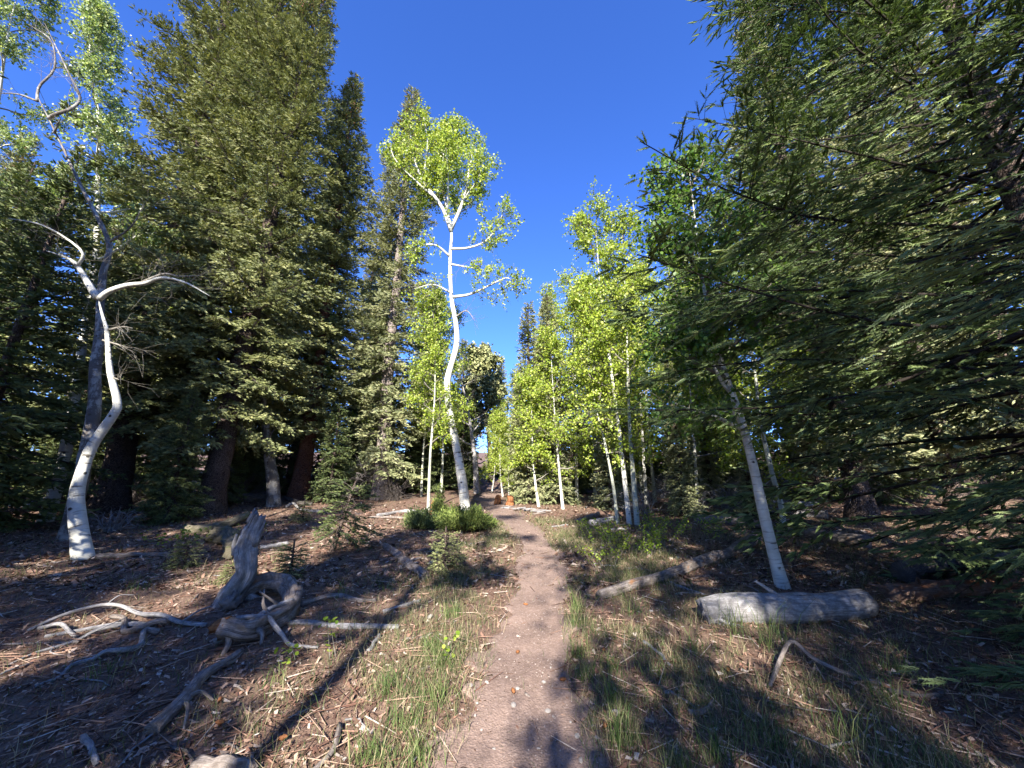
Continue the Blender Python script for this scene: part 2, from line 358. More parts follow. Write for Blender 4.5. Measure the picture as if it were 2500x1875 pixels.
def conifer(name, seed, H, Rad, hb, loc, label, needle='spruce', bark='bark_spruce', r0=.25, gap=.062, lat=.085, sh=.075, shoot=(.07, .12), width=.42,
            lowdead=26, group=None, near=False, prof=.8, cones=True, lean=(0, 0), keep=None, cat='spruce tree', droop=.28, az_w=None):
    r = np.random.RandomState(seed)
    root = thing(name, loc, label, cat, group)
    # trunk
    nz = int(max(8, H/.35)); zt = np.linspace(-.25, H, nz)
    path = np.stack([lean[0]*(zt/H)+.05*(vnoise(zt*.35, zt*0, seed)-.5)*H*.08, lean[1]*(zt/H)+.05*(vnoise(zt*.35, zt*0+5, seed+1)-.5)*H*.08, zt], 1)
    rad = r0*(1-np.clip(zt, 0, H)/H)**.85+.012; rad = rad*(1+.55*np.exp(-np.clip(zt, 0, 9)/(.9*r0+.12)))
    V, G, uv = tube(path, rad, 14 if r0 > .15 else 8, .16, seed)
    obj('trunk', mesh('trunk', V, G, M[bark], uv, True), root)
    tx = lambda z: np.stack([np.interp(z, zt, path[:, 0]), np.interp(z, zt, path[:, 1]), z], -1)
    # main branches
    nb = int((H-hb)/gap); z = hb+(H-hb-.12)*(np.arange(nb)+r.rand(nb))/nb
    az = np.arange(nb)*2.399963+r.uniform(-.5, .5, nb)
    if az_w is not None: az = az_w(az, r)
    t = (z-hb)/(H-hb)
    L = Rad*np.minimum(1, (1-t)**prof*1.06)*(.72+.28*np.clip(t/.12, 0, 1))*r.uniform(.62, 1.08, nb)+.10
    gapn = vnoise(z*.8+seed, np.cos(az)*1.2+np.sin(az)*.7+seed, seed+3); L *= np.clip(.55+.9*gapn, .5, 1.15)
    if keep is not None: L *= keep(z, az)
    el = np.interp(t, [0, .25, .6, 1], [-.32, -.12, .18, .85] if not near else [-.12, .02, .22, .85])+r.uniform(-.16, .16, nb)
    s = np.linspace(0, 1, 7)
    hd = np.stack([np.cos(az), np.sin(az)], 1)
    bend = r.uniform(-.12, .12, nb)*(2.6 if near else 1)
    along = L[:, None]*s*np.cos(el)[:, None]
    side = (L*bend)[:, None]*s**2
    P = np.zeros((nb, 7, 3)); P[:] = tx(z)[:, None]
    P[..., 0] += hd[:, None, 0]*along-hd[:, None, 1]*side; P[..., 1] += hd[:, None, 1]*along+hd[:, None, 0]*side
    if near: P[..., 2] += (L*r.uniform(-.05, .05, nb))[:, None]*np.sin(s*5.+r.uniform(0, 6, nb)[:, None])
    P[..., 2] += L[:, None]*(np.sin(el)[:, None]*s-droop*(1-t)[:, None]*s**2+(.20*(1-t)[:, None])*s**3)
    br = (.006+.0085*L*(.7 if near else 1))[:, None]*(1-.88*s**.8)[None]
    acc = Acc()
    V, Q, uv = tubes_batch(P, br, 4); acc.add(V, [Q], uv)
    # laterals
    cnt = np.maximum(2, (L/lat*1.7).astype(int)); bi = np.repeat(np.arange(nb), cnt); N = len(bi)
    sl = r.uniform(.10 if not near else .2, 1., N)**.9; fi = sl*6; i0 = np.minimum(fi.astype(int), 5); f = (fi-i0)[:, None]
    Bp = P[bi, i0]*(1-f)+P[bi, i0+1]*f; Tn = unit(P[bi, i0+1]-P[bi, i0])
    sd = np.where(r.rand(N) < .5, 1., -1.)
    Sv = unit(np.cross(Tn, np.array([0, 0, 1.])))*sd[:, None]; Up = unit(np.cross(Tn, Sv)); Up *= np.sign(Up[:, 2:3]+1e-9)
    a = r.uniform(.75, 1.15, N)[:, None]; vup = (r.uniform(-.45, .30, N) if not near else r.uniform(-.28, .16, N))[:, None]
    if near:                                             # gaps between the sprays
        gk = vnoise(Bp[:, 0]*1.3+Bp[:, 2]*.8, Bp[:, 1]*1.3+Bp[:, 2]*1.7, 77) > .30
        bi, sl, Bp, Tn, Sv, Up, a, vup = (q[gk] for q in (bi, sl, Bp, Tn, Sv, Up, a, vup)); N = len(bi)
    Ld = unit(Tn*np.cos(a)+Sv*np.sin(a)+Up*vup)
    LL = np.clip((L[bi]*(1-sl)*.75+(.22 if near else .10))*r.uniform(.5, 1.1, N), .07, .9 if near else .6)
    Lp = np.stack([Bp, Bp+Ld*LL[:, None]*.5, Bp+Ld*LL[:, None]+np.array([0, 0, -1.])*(LL*LL*.22)[:, None]], 1)
    V, Q, uv = tubes_batch(Lp[:, ::2], np.stack([(.0022 if near else .003)+.0035*LL, .0012+0*LL], 1), 3); acc.add(V, [Q], uv)
    obj('branches', acc.mesh('branches', M['fir_twig' if near else 'twig']), root, 'stuff')
    # shoots on laterals, both sides and the tip; also along the branch ends
    c2 = np.maximum(2, (LL/sh*2).astype(int)); li = np.repeat(np.arange(N), c2); K = len(li)
    st = r.uniform(.08, 1., K); O = Lp[li, 0]*(1-st)[:, None]+Lp[li, 2]*st[:, None]
    d0 = unit(Lp[li, 2]-Lp[li, 0]); sdir = unit(np.cross(d0, np.array([0, 0, 1.])+.0))*np.where(r.rand(K) < .5, 1., -1.)[:, None]
    up2 = np.abs(np.cross(d0, sdir)); a2 = np.where((st > .9) | (r.rand(K) < (.42 if near else 0.)), .08, r.uniform(.5, 1.0, K))[:, None]
    D = unit(d0*np.cos(a2)+sdir*np.sin(a2)+np.array([0, 0, 1.])*(r.uniform(-.25, .5, K) if not near else r.uniform(-.25, .25, K))[:, None])
    sl_ = r.uniform(shoot[0], shoot[1], K)*(1.15-.35*st)
    if near:                                             # needles also clothe the outer part of each main branch
        cm = (L*.75/.05).astype(int); mb = np.repeat(np.arange(nb), cm); fs = r.uniform(.22, .99, len(mb))*6; m0 = np.minimum(fs.astype(int), 5); mf = (fs-m0)[:, None]
        O = np.vstack([O, P[mb, m0]*(1-mf)+P[mb, m0+1]*mf]); D = np.vstack([D, unit(unit(P[mb, m0+1]-P[mb, m0])+r.normal(0, .35, (len(mb), 3)))]); sl_ = np.concatenate([sl_, r.uniform(.10, .16, len(mb))])
        li = np.concatenate([li, r.randint(0, N, len(mb))]); st = np.concatenate([st, fs/6]); K = len(O)
    S = unit(np.cross(D, np.array([0, 0, 1.])+r.uniform(-.25, .25, (K, 3))))
    tone = np.clip(.42*r.rand(N)[li]+.38*r.rand(K)+.28*r.rand(nb)[bi[li]]+.18*(st-.5), 0, 1)      # young tips are paler, old inner needles darker
    if near:
        nv = 3; VV = []; FF = []; TT = []; off = 0
        seen = near(O)
        for q in range(nv):
            T, F = needle_template(20, q); k = (np.arange(K) % nv == q) & seen
            V, f = stamp(T, F, O[k], D[k], S[k], sl_[k], r.uniform(.021, .030, k.sum())); VV.append(V); FF.append(f+off); off += len(V); TT.append(np.repeat(tone[k], len(T)))
        k = ~seen & (r.rand(K) < .55); V, f = stamp(DIAM, DIAM_F, O[k], D[k], S[k], sl_[k]*1.3, sl_[k]*.3); VV.append(V); f = f+off; TT.append(np.repeat(tone[k], 8))
        me = mesh('crown', np.vstack(VV), [np.vstack(FF), f], M[needle], attr={'tone': np.concatenate(TT)})
    else:
        V, f = stamp(DIAM, DIAM_F, O, D, S, sl_, sl_*width); me = mesh('crown', V, [f], M[needle], attr={'tone': np.repeat(tone, 8)})
    crown = obj('crown', me, root, 'stuff')
    # bare dead branches under the live crown
    if lowdead:
        zd = r.uniform(.35, max(hb*1.6, 1.5), lowdead); ad = r.uniform(0, 6.283, lowdead); Ld_ = r.uniform(.25, .75, lowdead)*min(1.6, Rad*.55)
        s5 = np.linspace(0, 1, 5); P5 = tx(zd)[:, None]+np.stack([np.cos(ad)[:, None]*Ld_[:, None]*s5, np.sin(ad)[:, None]*Ld_[:, None]*s5,
              Ld_[:, None]*(-.12*s5-.35*s5**2)], -1)+r.normal(0, .02, (lowdead, 5, 3))*s5[None, :, None]
        V, Q, uv = tubes_batch(P5, .011*(1-.8*s5)[None]*np.ones((lowdead, 1)), 4); ac = Acc(); ac.add(V, [Q], uv)
        k = np.repeat(np.arange(lowdead), 4); q = r.randint(1, 4, len(k)); b0 = P5[k, q]; dd = unit(P5[k, q+1]-P5[k, q]+r.normal(0, .6, (len(k), 3))*.2)
        ln = r.uniform(.1, .35, len(k))[:, None]; P3 = np.stack([b0, b0+dd*ln*.5, b0+dd*ln+np.array([0, 0, -.06])], 1)
        V, Q, uv = tubes_batch(P3, np.array([[.005, .0035, .0015]])*np.ones((len(k), 1)), 3); ac.add(V, [Q], uv)
        obj('dead_branches', ac.mesh('dead_branches', M['dead_dark']), root, 'stuff')
    if cones and H > 8:
        top = np.where(t[bi[li]] > .80)[0]; top = top[r.rand(len(top)) < .10]
        if len(top):
            T = np.array([(0, 0, 0), (.35, .5, .5), (.35, -.5, .5), (.35, -.5, -.5), (.35, .5, -.5), (1, 0, 0)])
            F = np.array([(0, 1, 2), (0, 2, 3), (0, 3, 4), (0, 4, 1), (5, 2, 1), (5, 3, 2), (5, 4, 3), (5, 1, 4)])
            n = len(top); Dn = unit(np.array([[0, 0, -1.]])+r.normal(0, .25, (n, 3))); Sn = unit(np.cross(Dn, r.normal(0, 1, (n, 3))))
            V, f = stamp(T, F, O[top], Dn, Sn, np.full(n, .085), np.full(n, .034)); obj('cones', mesh('cones', V, [f], M['cone']), crown, 'stuff')
    return root
def at(x, y, dz=0): return (x, y, hz(x, y)+dz)

# ------------------------------------------------------------------ aspens
HEXA = np.array([(0, 0, 0), (.28, .42, .06), (.72, .42, .06), (1, 0, 0), (.72, -.42, .06), (.28, -.42, .06)], float); HEX_F = np.array([(0, 1, 2, 3, 4, 5)])
QUAD = np.array([(0, 0, 0), (.45, .5, .05), (1, 0, 0), (.45, -.5, .05)], float); QUAD_F = np.array([(0, 1, 2, 3)])
def grow(r, p, d, L, n, trop, wob):
    out = [p]; st = L/(n-1)
    for i in range(n-1):
        d = d+r.normal(0, wob, 3)+np.array([0, 0, trop]); d = d/np.linalg.norm(d); p = p+d*st; out.append(p)
    return np.array(out), d
def aspen(name, seed, path, r0, label, leaf='aspen_leaf', bark='bark_aspen', f0=.45, nl=13, ll=(1.5, .5), sub=6, tw=5, nleaf=11, size=.055, group=None,
          limbs=(), hexa=False, el=(.35, 1.0), r1=.012, twl=.42, flare=.35, cat='aspen tree', trunk_rough=.09, azr=None, leafy0=1.):
    r = np.random.RandomState(seed)
    path = np.array(path, float); base = path[0].copy(); base[2] = hz(base[0], base[1]); root = thing(name, tuple(base), label, cat, group)
    rel = path-base; rel[0, 2] = -.15
    n = int(max(14, np.linalg.norm(rel[-1]-rel[0])/.16)); Pt = smooth_path(rel, n); tt = np.linspace(0, 1, n)
    rad = r0*.86*(1-tt)**.85+r1*(1-tt*.85); rad *= 1+flare*np.exp(-tt*n*.16/.22)
    rad *= 1+.10*(vnoise(tt*n*.22, tt*0, seed)-.5)
    V, G, uv = tube(Pt, rad, 12, trunk_rough, seed); obj('trunk', mesh('trunk', V, G, M[bark], uv, True), root)
    tw_acc = Acc(); O = []; LIMB = []
    def pt(f): k = f*(n-1); i = min(int(k), n-2); return Pt[i]*(1-(k-i))+Pt[i+1]*(k-i), rad[i]
    for lim in limbs: LIMB.append((np.array(lim[0], float)-base, lim[1], lim[2]))
    for i in range(nl):
        f = f0+(1-f0)*((i+r.rand()*.9)/nl)**.9*.985
        p, rr = pt(f); q = (f-f0)/(1-f0)
        a = azr(r) if azr else i*2.4+r.uniform(-.6, .6); e = r.uniform(*el)*(.7+.5*q)
        d = np.array([math.cos(a)*math.cos(e), math.sin(a)*math.cos(e), math.sin(e)])
        L = (ll[0]*(1-q)+ll[1]*q)*r.uniform(.65, 1.2)
        pp, _ = grow(r, p, d, L, 8, .06, .16); LIMB.append((pp, min(rr*.5, .012+.02*L), leafy0))
    if nl:
        for j in range(3): pp, _ = grow(r, Pt[-1-j], np.array([r.normal(0, .35), r.normal(0, .35), 1.]), ll[1]*1.1, 8, .05, .14); LIMB.append((pp, .014, leafy0))
    for P, lr, leafy in LIMB:
        Ps = smooth_path(P, max(10, int(len(P)*3))); m = len(Ps); rd = lr*(1-np.linspace(0, 1, m))**.8+.005
        V, G, uv = tube(Ps, rd, 6, .08, seed+3); 
        if lr > .022: obj('branch', mesh('branch', V, G, M[bark], uv, True), root)
        else: tw_acc.add(V, G, uv)
        L = np.linalg.norm(np.diff(Ps, axis=0), axis=1).sum()
        ns = max(3, int(sub*(.6+.6*L/1.2)*(1.5 if leafy else 1.3)))
        for k in range(ns):
            f = .25+.75*(k+r.rand())/ns; i = min(int(f*(m-1)), m-2); p = Ps[i]; T = Ps[i+1]-Ps[i]; T /= np.linalg.norm(T)
            d = T+r.normal(0, .62, 3)+np.array([0, 0, .1]); d /= np.linalg.norm(d)
            sl = (.28+.3*L*(1-f*.6))*r.uniform(.5, 1.1)
            sp, d2 = grow(r, p, d, sl, 5, .05 if leafy else .0, .22)
            V, Q, uv = tubes_batch(sp[None], (.006*(1-.75*np.linspace(0, 1, 5)))[None], 3); tw_acc.add(V, [Q], uv)
            for j in range(tw if leafy else 3):
                f2 = r.uniform(.3, 1); i2 = min(int(f2*4), 3); q0 = sp[i2]+(sp[i2+1]-sp[i2])*(f2*4-i2)
                dd = sp[i2+1]-sp[i2]; dd = dd/np.linalg.norm(dd)+r.normal(0, .7, 3); dd /= np.linalg.norm(dd)
                tl = r.uniform(.5, 1.2)*twl; tp = np.array([q0, q0+dd*tl*.5+r.normal(0, .02, 3), q0+dd*tl+np.array([0, 0, -.04])])
                V, Q, uv = tubes_batch(tp[None], np.array([[.003, .0025, .0012]]), 3); tw_acc.add(V, [Q], uv)
                if leafy and r.rand() < leafy:
                    u = r.uniform(.15, 1.08, nleaf)[:, None]; O.append(tp[0]*(1-u)+tp[2]*u+r.normal(0, .035, (nleaf, 3)))
    if tw_acc.n: obj('twigs', tw_acc.mesh('twigs', M['aspen_twig']), root, 'stuff')
    if O:
        O = np.vstack(O); K = len(O); D = unit(r.normal(0, 1, (K, 3))+np.array([0, 0, -.55])); S = unit(np.cross(D, r.normal(0, 1, (K, 3))+np.array([.0, -.5, .6])))
        s = size*r.uniform(.7, 1.2, K); s *= 1.12; V, f = stamp(HEXA if hexa else QUAD, HEX_F if hexa else QUAD_F, O, D, S, s, s); obj('crown', mesh('crown', V, [f], M[leaf]), root, 'stuff')
    return root

# ------------------------------------------------------------------ the tall spruces on the left
T1 = conifer('spruce_tree', 11, 26, 3.5, 2.6, at(-11.7, 11.7), 'massive tall spruce, the leftmost of the close trio left of the grey snag', r0=.34, lean=(-.5, 0), width=.30, gap=.085, sh=.13, shoot=(.13, .21), prof=.65)
T2 = copy_tree(T1, at(-10.1, 12.0), 2.1, .97, 'massive tall spruce, the middle trunk of the close trio left of the grey snag')
T3 = copy_tree(T1, at(-8.5, 11.3), 4.2, .86, 'tall spruce with broad dark trunk, rightmost of the trio, next to the grey snag')
J = conifer('spruce_tree', 23, 20.2, 2.3, 2.4, at(-7.8, 14.7), 'tall narrow spruce with rust red trunk and cone-browned pointed top', bark='bark_red', r0=.28, lowdead=60, prof=.52, gap=.066, sh=.11, shoot=(.12, .19), width=.30)
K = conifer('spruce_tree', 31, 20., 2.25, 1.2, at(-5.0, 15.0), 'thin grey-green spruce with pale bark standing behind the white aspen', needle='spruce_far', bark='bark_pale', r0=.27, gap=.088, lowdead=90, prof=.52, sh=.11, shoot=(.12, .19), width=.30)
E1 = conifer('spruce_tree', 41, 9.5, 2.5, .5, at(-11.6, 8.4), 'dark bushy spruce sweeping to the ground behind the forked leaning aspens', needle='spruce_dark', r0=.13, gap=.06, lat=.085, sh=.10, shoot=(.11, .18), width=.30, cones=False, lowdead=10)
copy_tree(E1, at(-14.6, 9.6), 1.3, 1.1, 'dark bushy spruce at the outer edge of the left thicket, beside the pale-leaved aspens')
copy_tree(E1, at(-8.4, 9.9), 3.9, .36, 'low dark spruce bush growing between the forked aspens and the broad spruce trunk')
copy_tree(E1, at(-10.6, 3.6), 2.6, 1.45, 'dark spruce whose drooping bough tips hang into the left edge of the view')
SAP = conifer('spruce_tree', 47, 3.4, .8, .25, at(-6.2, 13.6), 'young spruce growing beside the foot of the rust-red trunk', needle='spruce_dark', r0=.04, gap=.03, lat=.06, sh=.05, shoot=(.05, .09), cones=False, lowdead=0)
copy_tree(SAP, at(-9.3, 12.9), 2., .8, 'young spruce half hidden between the trunks of the tall trio')

# the lit spruces to the right and the narrow ones at the end of the trail
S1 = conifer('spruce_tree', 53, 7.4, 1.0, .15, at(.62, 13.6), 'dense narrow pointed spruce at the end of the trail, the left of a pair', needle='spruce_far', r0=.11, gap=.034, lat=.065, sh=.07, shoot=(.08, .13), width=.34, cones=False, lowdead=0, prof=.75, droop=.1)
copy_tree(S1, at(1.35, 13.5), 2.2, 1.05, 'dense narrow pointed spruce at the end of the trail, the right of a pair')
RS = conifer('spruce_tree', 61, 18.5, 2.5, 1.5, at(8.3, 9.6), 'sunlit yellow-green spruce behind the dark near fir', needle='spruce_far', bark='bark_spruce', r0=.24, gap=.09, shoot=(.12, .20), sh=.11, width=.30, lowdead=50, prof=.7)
copy_tree(RS, at(11.5, 8.6), 1.7, 1.05, 'tall sunlit spruce standing beyond the dark fallen log, outside the near fir')
copy_tree(RS, at(10.2, 13.4), 3.1, .8, 'mid-sized sunlit spruce behind the leaning aspens')
copy_tree(RS, at(6.6, 13.2), 4.6, .30, 'small sunlit spruce among the aspen stems near the pale fallen logs')
copy_tree(S1, at(4.6, 10.8), .9, .62, 'short dark young spruce growing behind the twin aspen trunks')
copy_tree(S1, at(3.1, 12.4), 3.9, .85, 'young spruce with hanging boughs behind the curved thin aspen')
copy_tree(S1, at(6.3, 10.6), 2.9, .5, 'small bushy spruce beside the pale log behind the leaning aspens')
# the big fir close on the right
NF = conifer('fir_tree', 71, 13.0, 4.9, .25, at(6.5, 4.1), 'large dark fir close to the trail with long flat drooping boughs', needle='fir', r0=.22, gap=.050, lat=.135, sh=.165, shoot=(.12, .20),
             near=lambda O: (O[:, 2] < 10.) & (O[:, 0] < -.3) & (O[:, 1] < 1.2), cones=False, lowdead=70, prof=.42, cat='fir tree', droop=.30,
             az_w=lambda a, r: np.where((r.rand(len(a)) < .5) & (np.cos(a-3.5) < 0), a+np.pi, a))

# ------------------------------------------------------------------ aspens on the left
aspen('aspen_tree', 101, [(-6.73, 6.6, .52), (-6.97, 6.6, .89), (-7.17, 6.6, 1.4), (-7.22, 6.62, 1.84), (-7.18, 6.63, 2.3), (-6.94, 6.6, 2.8), (-6.93, 6.6, 3.05), (-7.2, 6.58, 3.63), (-7.46, 6.6, 4.34), (-7.65, 6.6, 4.71), (-7.84, 6.6, 5.09)],
      .095, 'smooth white bare aspen with S-bent trunk and a dead sideways limb', nl=0, leafy0=0, r1=.04, flare=.25,
      limbs=[([(-7.80, 6.6, 5.03), (-7.6, 6.55, 5.16), (-7.23, 6.5, 5.26), (-6.84, 6.45, 5.28), (-6.51, 6.4, 5.36), (-6.05, 6.4, 5.26), (-5.55, 6.4, 4.99)], .055, 0),
             ([(-6.9, 6.45, 5.3), (-6.6, 6.5, 5.5), (-6.3, 6.5, 5.45), (-5.9, 6.55, 5.5)], .022, 0),
             ([(-7.84, 6.6, 5.05), (-8.1, 6.6, 5.36), (-8.49, 6.65, 5.78), (-8.71, 6.6, 5.93), (-9.12, 6.6, 6.07)], .06, 0),
             ([(-8.45, 6.63, 5.74), (-8.3, 6.5, 6.), (-8.9, 6.3, 6.4), (-9.5, 6.2, 6.5)], .025, 0),
             ([(-7.45, 6.6, 4.4), (-7.1, 6.5, 4.42), (-6.8, 6.4, 4.35)], .014, 0), ([(-7.5, 6.6, 4.2), (-7.15, 6.6, 4.1), (-7., 6.6, 4.05)], .014, 0), ([(-7.15, 6.6, 3.5), (-6.9, 6.5, 3.42)], .014, 0)])
aspen('aspen_tree', 102, [(-8.62, 7.98, .62), (-8.66, 7.98, 1.35), (-8.71, 7.98, 2.26), (-8.81, 7.98, 3.13), (-9.03, 7.98, 4.04), (-9.18, 7.98, 4.91), (-9.38, 7.98, 5.7), (-9.52, 7.98, 6.41), (-9.55, 7.95, 7.15), (-10.11, 7.9, 8.06), (-10.63, 7.8, 8.87), (-11.39, 7.7, 10.09), (-12.1, 7.6, 11.2)],
      .10, 'old dead aspen with rough dark peeling bark and crooked bare top', bark='bark_aspen_old', nl=0, r1=.045, trunk_rough=.22, flare=.4,
      limbs=[([(-11.7, 7.65, 10.6), (-11.35, 7.5, 10.55), (-11.0, 7.5, 10.75), (-10.9, 7.5, 11.1), (-11.1, 7.3, 11.6), (-11.5, 7.2, 12.3), (-12.1, 7.2, 13.2)], .04, 0),
             ([(-12.1, 7.6, 11.1), (-12.2, 7.6, 11.6), (-12.0, 7.6, 12.2), (-12.4, 7.6, 13.2), (-13.2, 7.6, 13.8)], .028, 0), ([(-11.5, 7.7, 10.2), (-11.2, 7.5, 10.05), (-11.05, 7.4, 10.3)], .03, 0),
             ([(-9.6, 7.95, 7.2), (-9., 7.8, 7.5), (-8.6, 7.6, 8.)], .025, 0), ([(-12.1, 7.6, 11.1), (-12.5, 7.5, 11.2), (-12.9, 7.4, 11.1)], .022, 0)])
C1 = aspen('aspen_tree', 103, [(-11.61, 10.13, .79), (-11.6, 10.13, 2.1), (-11.75, 10.13, 3.54), (-12.13, 10.13, 6.), (-12.45, 10.13, 8.2), (-13.1, 10.13, 10.8), (-13.8, 10.1, 13.5), (-14.8, 10.1, 16.), (-15.2, 10.1, 17.7)],
      .15, 'tall live aspen with silvery pale leaves above the crooked dead aspen', leaf='aspen_pale', f0=.48, nl=20, ll=(2.0, .9), sub=8, tw=5, nleaf=12, size=.065)
copy_tree(C1, at(-16.6, 10.6), 2.2, .9, 'live aspen with silvery pale leaves at the outermost left of the grove')
aspen('aspen_tree', 104, [(-8.78, 11.2, .88), (-9.0, 11.2, 1.8), (-9.24, 11.2, 2.4), (-9.35, 11.2, 4.2)], .055, 'thin dark stem between two broad spruce trunks', bark='bark_aspen_old', nl=5, leafy0=0, ll=(.8, .4))
# the grey snag
aspen('snag', 105, [(-7.52, 12.75, .99), (-7.7, 12.75, 1.8), (-7.97, 12.75, 2.66), (-8.38, 12.75, 4.2), (-8.78, 12.75, 5.84), (-9.0, 12.75, 7.)], .17, 'grey dead snag with a strip of bare pale wood near its foot',
      bark='bark_aspen_old', nl=6, leafy0=0, ll=(.9, .5), cat='snag', r1=.07)

# ------------------------------------------------------------------ the white aspen by the trail
aspen('aspen_tree', 110, [(-1.32, 11.73, .92), (-1.45, 11.73, 1.63), (-1.7, 11.73, 2.85), (-1.96, 11.73, 3.99), (-2.04, 11.73, 4.89), (-1.81, 11.73, 5.98), (-1.85, 11.73, 6.79), (-2.04, 11.73, 7.8), (-2.14, 11.73, 9.21), (-2.14, 11.73, 10.32), (-2.4, 11.73, 11.48), (-2.6, 11.73, 12.9), (-2.5, 11.7, 14.4)],
      .13, 'tall white wavy aspen beside the trail with a bright yellow-green crown', f0=.80, nl=10, ll=(1.6, .8), sub=8, tw=6, nleaf=13, size=.06, el=(.2, .9), r1=.03, bark='bark_aspen',
      limbs=[([(-2.14, 11.7, 10.3), (-2.5, 11.5, 11.2), (-3.2, 11.4, 12.2), (-3.6, 11.3, 13.3), (-3.75, 11.2, 14.5)], .07, 1.),
             ([(-2.14, 11.7, 10.4), (-1.75, 11.6, 11.5), (-1.55, 11.5, 12.8), (-1.4, 11.5, 14.0)], .07, 1.),
             ([(-2.7, 11.5, 11.5), (-3.4, 11.2, 12.), (-4.1, 11., 12.7), (-4.3, 10.9, 13.3)], .04, 1.),
             ([(-1.7, 11.6, 11.6), (-1.2, 11.3, 12.2), (-1.0, 11.2, 13.)], .035, 1.), ([(-2.5, 11.7, 12.2), (-2.7, 12.2, 13.2), (-2.8, 12.5, 14.6)], .035, 1.),
             ([(-3.2, 11.4, 12.2), (-3.0, 11.0, 13.3), (-3.2, 10.9, 14.6)], .03, 1.), ([(-2.3, 11.7, 11.), (-2.2, 10.9, 12.), (-2.3, 10.5, 13.2)], .035, 1.),
             ([(-2.14, 11.7, 9.6), (-1.5, 11.5, 9.5), (-.9, 11.4, 9.7), (-.45, 11.3, 10.3), (-.3, 11.3, 10.9)], .04, .9),
             ([(-2.05, 11.7, 7.75), (-1.4, 11.6, 7.8), (-.7, 11.5, 8.1), (-.2, 11.5, 8.35), (.05, 11.5, 8.2)], .045, .75),
             ([(-2.15, 11.7, 9.3), (-2.6, 11.5, 9.6), (-3.1, 11.4, 9.5), (-3.4, 11.4, 9.1)], .035, .45), ([(-2.12, 11.7, 9.), (-1.5, 11.4, 8.7), (-.9, 11.4, 8.6)], .03, .15),
             ([(-2.05, 11.7, 7.9), (-2.6, 11.5, 8.1), (-3.2, 11.4, 7.9)], .03, .35), ([(-1.9, 11.7, 7.0), (-1.5, 11.6, 7.2), (-1.2, 11.5, 6.8)], .022, 0)])
LA = aspen('aspen_tree', 111, [(-2.53, 12.22, .95), (-2.56, 12.22, 2.61), (-2.52, 12.22, 4.09), (-2.57, 12.22, 5.67), (-2.73, 12.22, 7.6)], .045, 'slim young aspen with bright leaves just left of the white wavy aspen',
      f0=.27, nl=18, ll=(1.25, .5), sub=6, tw=5, nleaf=11, size=.056, bark='bark_aspen_green')

# ------------------------------------------------------------------ aspens right of the trail
R1 = aspen('aspen_tree', 120, [(2.79, 9.67, .75), (2.73, 9.67, 2.18), (2.66, 9.67, 3.69), (2.54, 9.67, 5.47), (2.46, 9.67, 6.71), (2.45, 9.67, 9.0)], .062, 'tall slim aspen, left trunk of the twin pair right of the trail',
      f0=.40, nl=18, ll=(1.55, .6), sub=6, tw=5, nleaf=12, size=.056, azr=lambda r: r.uniform(1.6, 5.2) if r.rand() < .6 else r.uniform(0, 6.28))
R2 = aspen('aspen_tree', 121, [(2.95, 9.6, .75), (2.94, 9.6, 2.18), (2.99, 9.65, 3.69), (3.11, 9.67, 5.88), (3.22, 9.7, 8.8)], .06, 'tall slim straight aspen, right trunk of the twin pair right of the trail',
      f0=.46, nl=16, ll=(1.35, .6), sub=6, tw=5, nleaf=11, size=.056, bark='bark_aspen_green')
R3 = aspen('aspen_tree', 122, [(2.51, 9.67, .75), (2.46, 9.67, 1.62), (2.31, 9.67, 2.74), (2.09, 9.67, 4.06), (2.0, 9.67, 6.4)], .04, 'thin curved aspen leaning left beside the twin trunks', f0=.42, nl=13, ll=(1.1, .4), bark='bark_aspen_green')
R4 = aspen('aspen_tree', 123, [(1.55, 12.22, .95), (1.47, 12.22, 2.0), (1.38, 12.22, 3.79), (1.3, 12.22, 6.2)], .045, 'thin young aspen with a bent foot in front of the paired narrow spruces, right one', f0=.33, nl=15, ll=(1.1, .4))
R5 = aspen('aspen_tree', 124, [(.86, 12.75, .99), (.73, 12.75, 1.92), (.67, 12.75, 3.11), (.66, 12.7, 5.0)], .04, 'short young aspen with a bent foot in front of the paired narrow spruces, left one', f0=.28, nl=13, ll=(.9, .35))
R8 = aspen('aspen_tree', 130, [(3.34, 5.2, .41), (3.27, 5.2, .83), (3.23, 5.2, 1.27), (3.19, 5.2, 1.91), (3.11, 5.2, 2.6), (2.98, 5.2, 3.26), (2.90, 5.2, 3.97), (2.88, 5.2, 4.66), (2.86, 5.15, 5.47), (2.86, 5.1, 6.5)],
      .075, 'leaning aspen with shade-darkened leaves rising from behind the big pale log', leaf='aspen_shaded', f0=.40, nl=22, ll=(1.15, .45), sub=6, tw=5, nleaf=10, size=.05, hexa=True, el=(.1, .8), twl=.34, bark='bark_aspen',
      azr=lambda r: r.uniform(2.2, 4.6) if r.rand() < .55 else r.uniform(0, 6.28))
R9 = aspen('aspen_tree', 131, [(5.43, 8.42, .66), (5.62, 8.42, 1.06), (5.54, 8.42, 2.0), (5.48, 8.42, 3.11), (5.55, 8.42, 4.18), (5.5, 8.42, 5.93), (5.3, 8.42, 8.2)], .062, 'aspen with a hooked foot just behind the leaning aspen', f0=.45, nl=14, ll=(1.2, .5), bark='bark_aspen_green')
grove = 'young aspens filling the thicket beyond the fallen logs'
gl = 'slender young aspen in the bright thicket beyond the fallen logs'
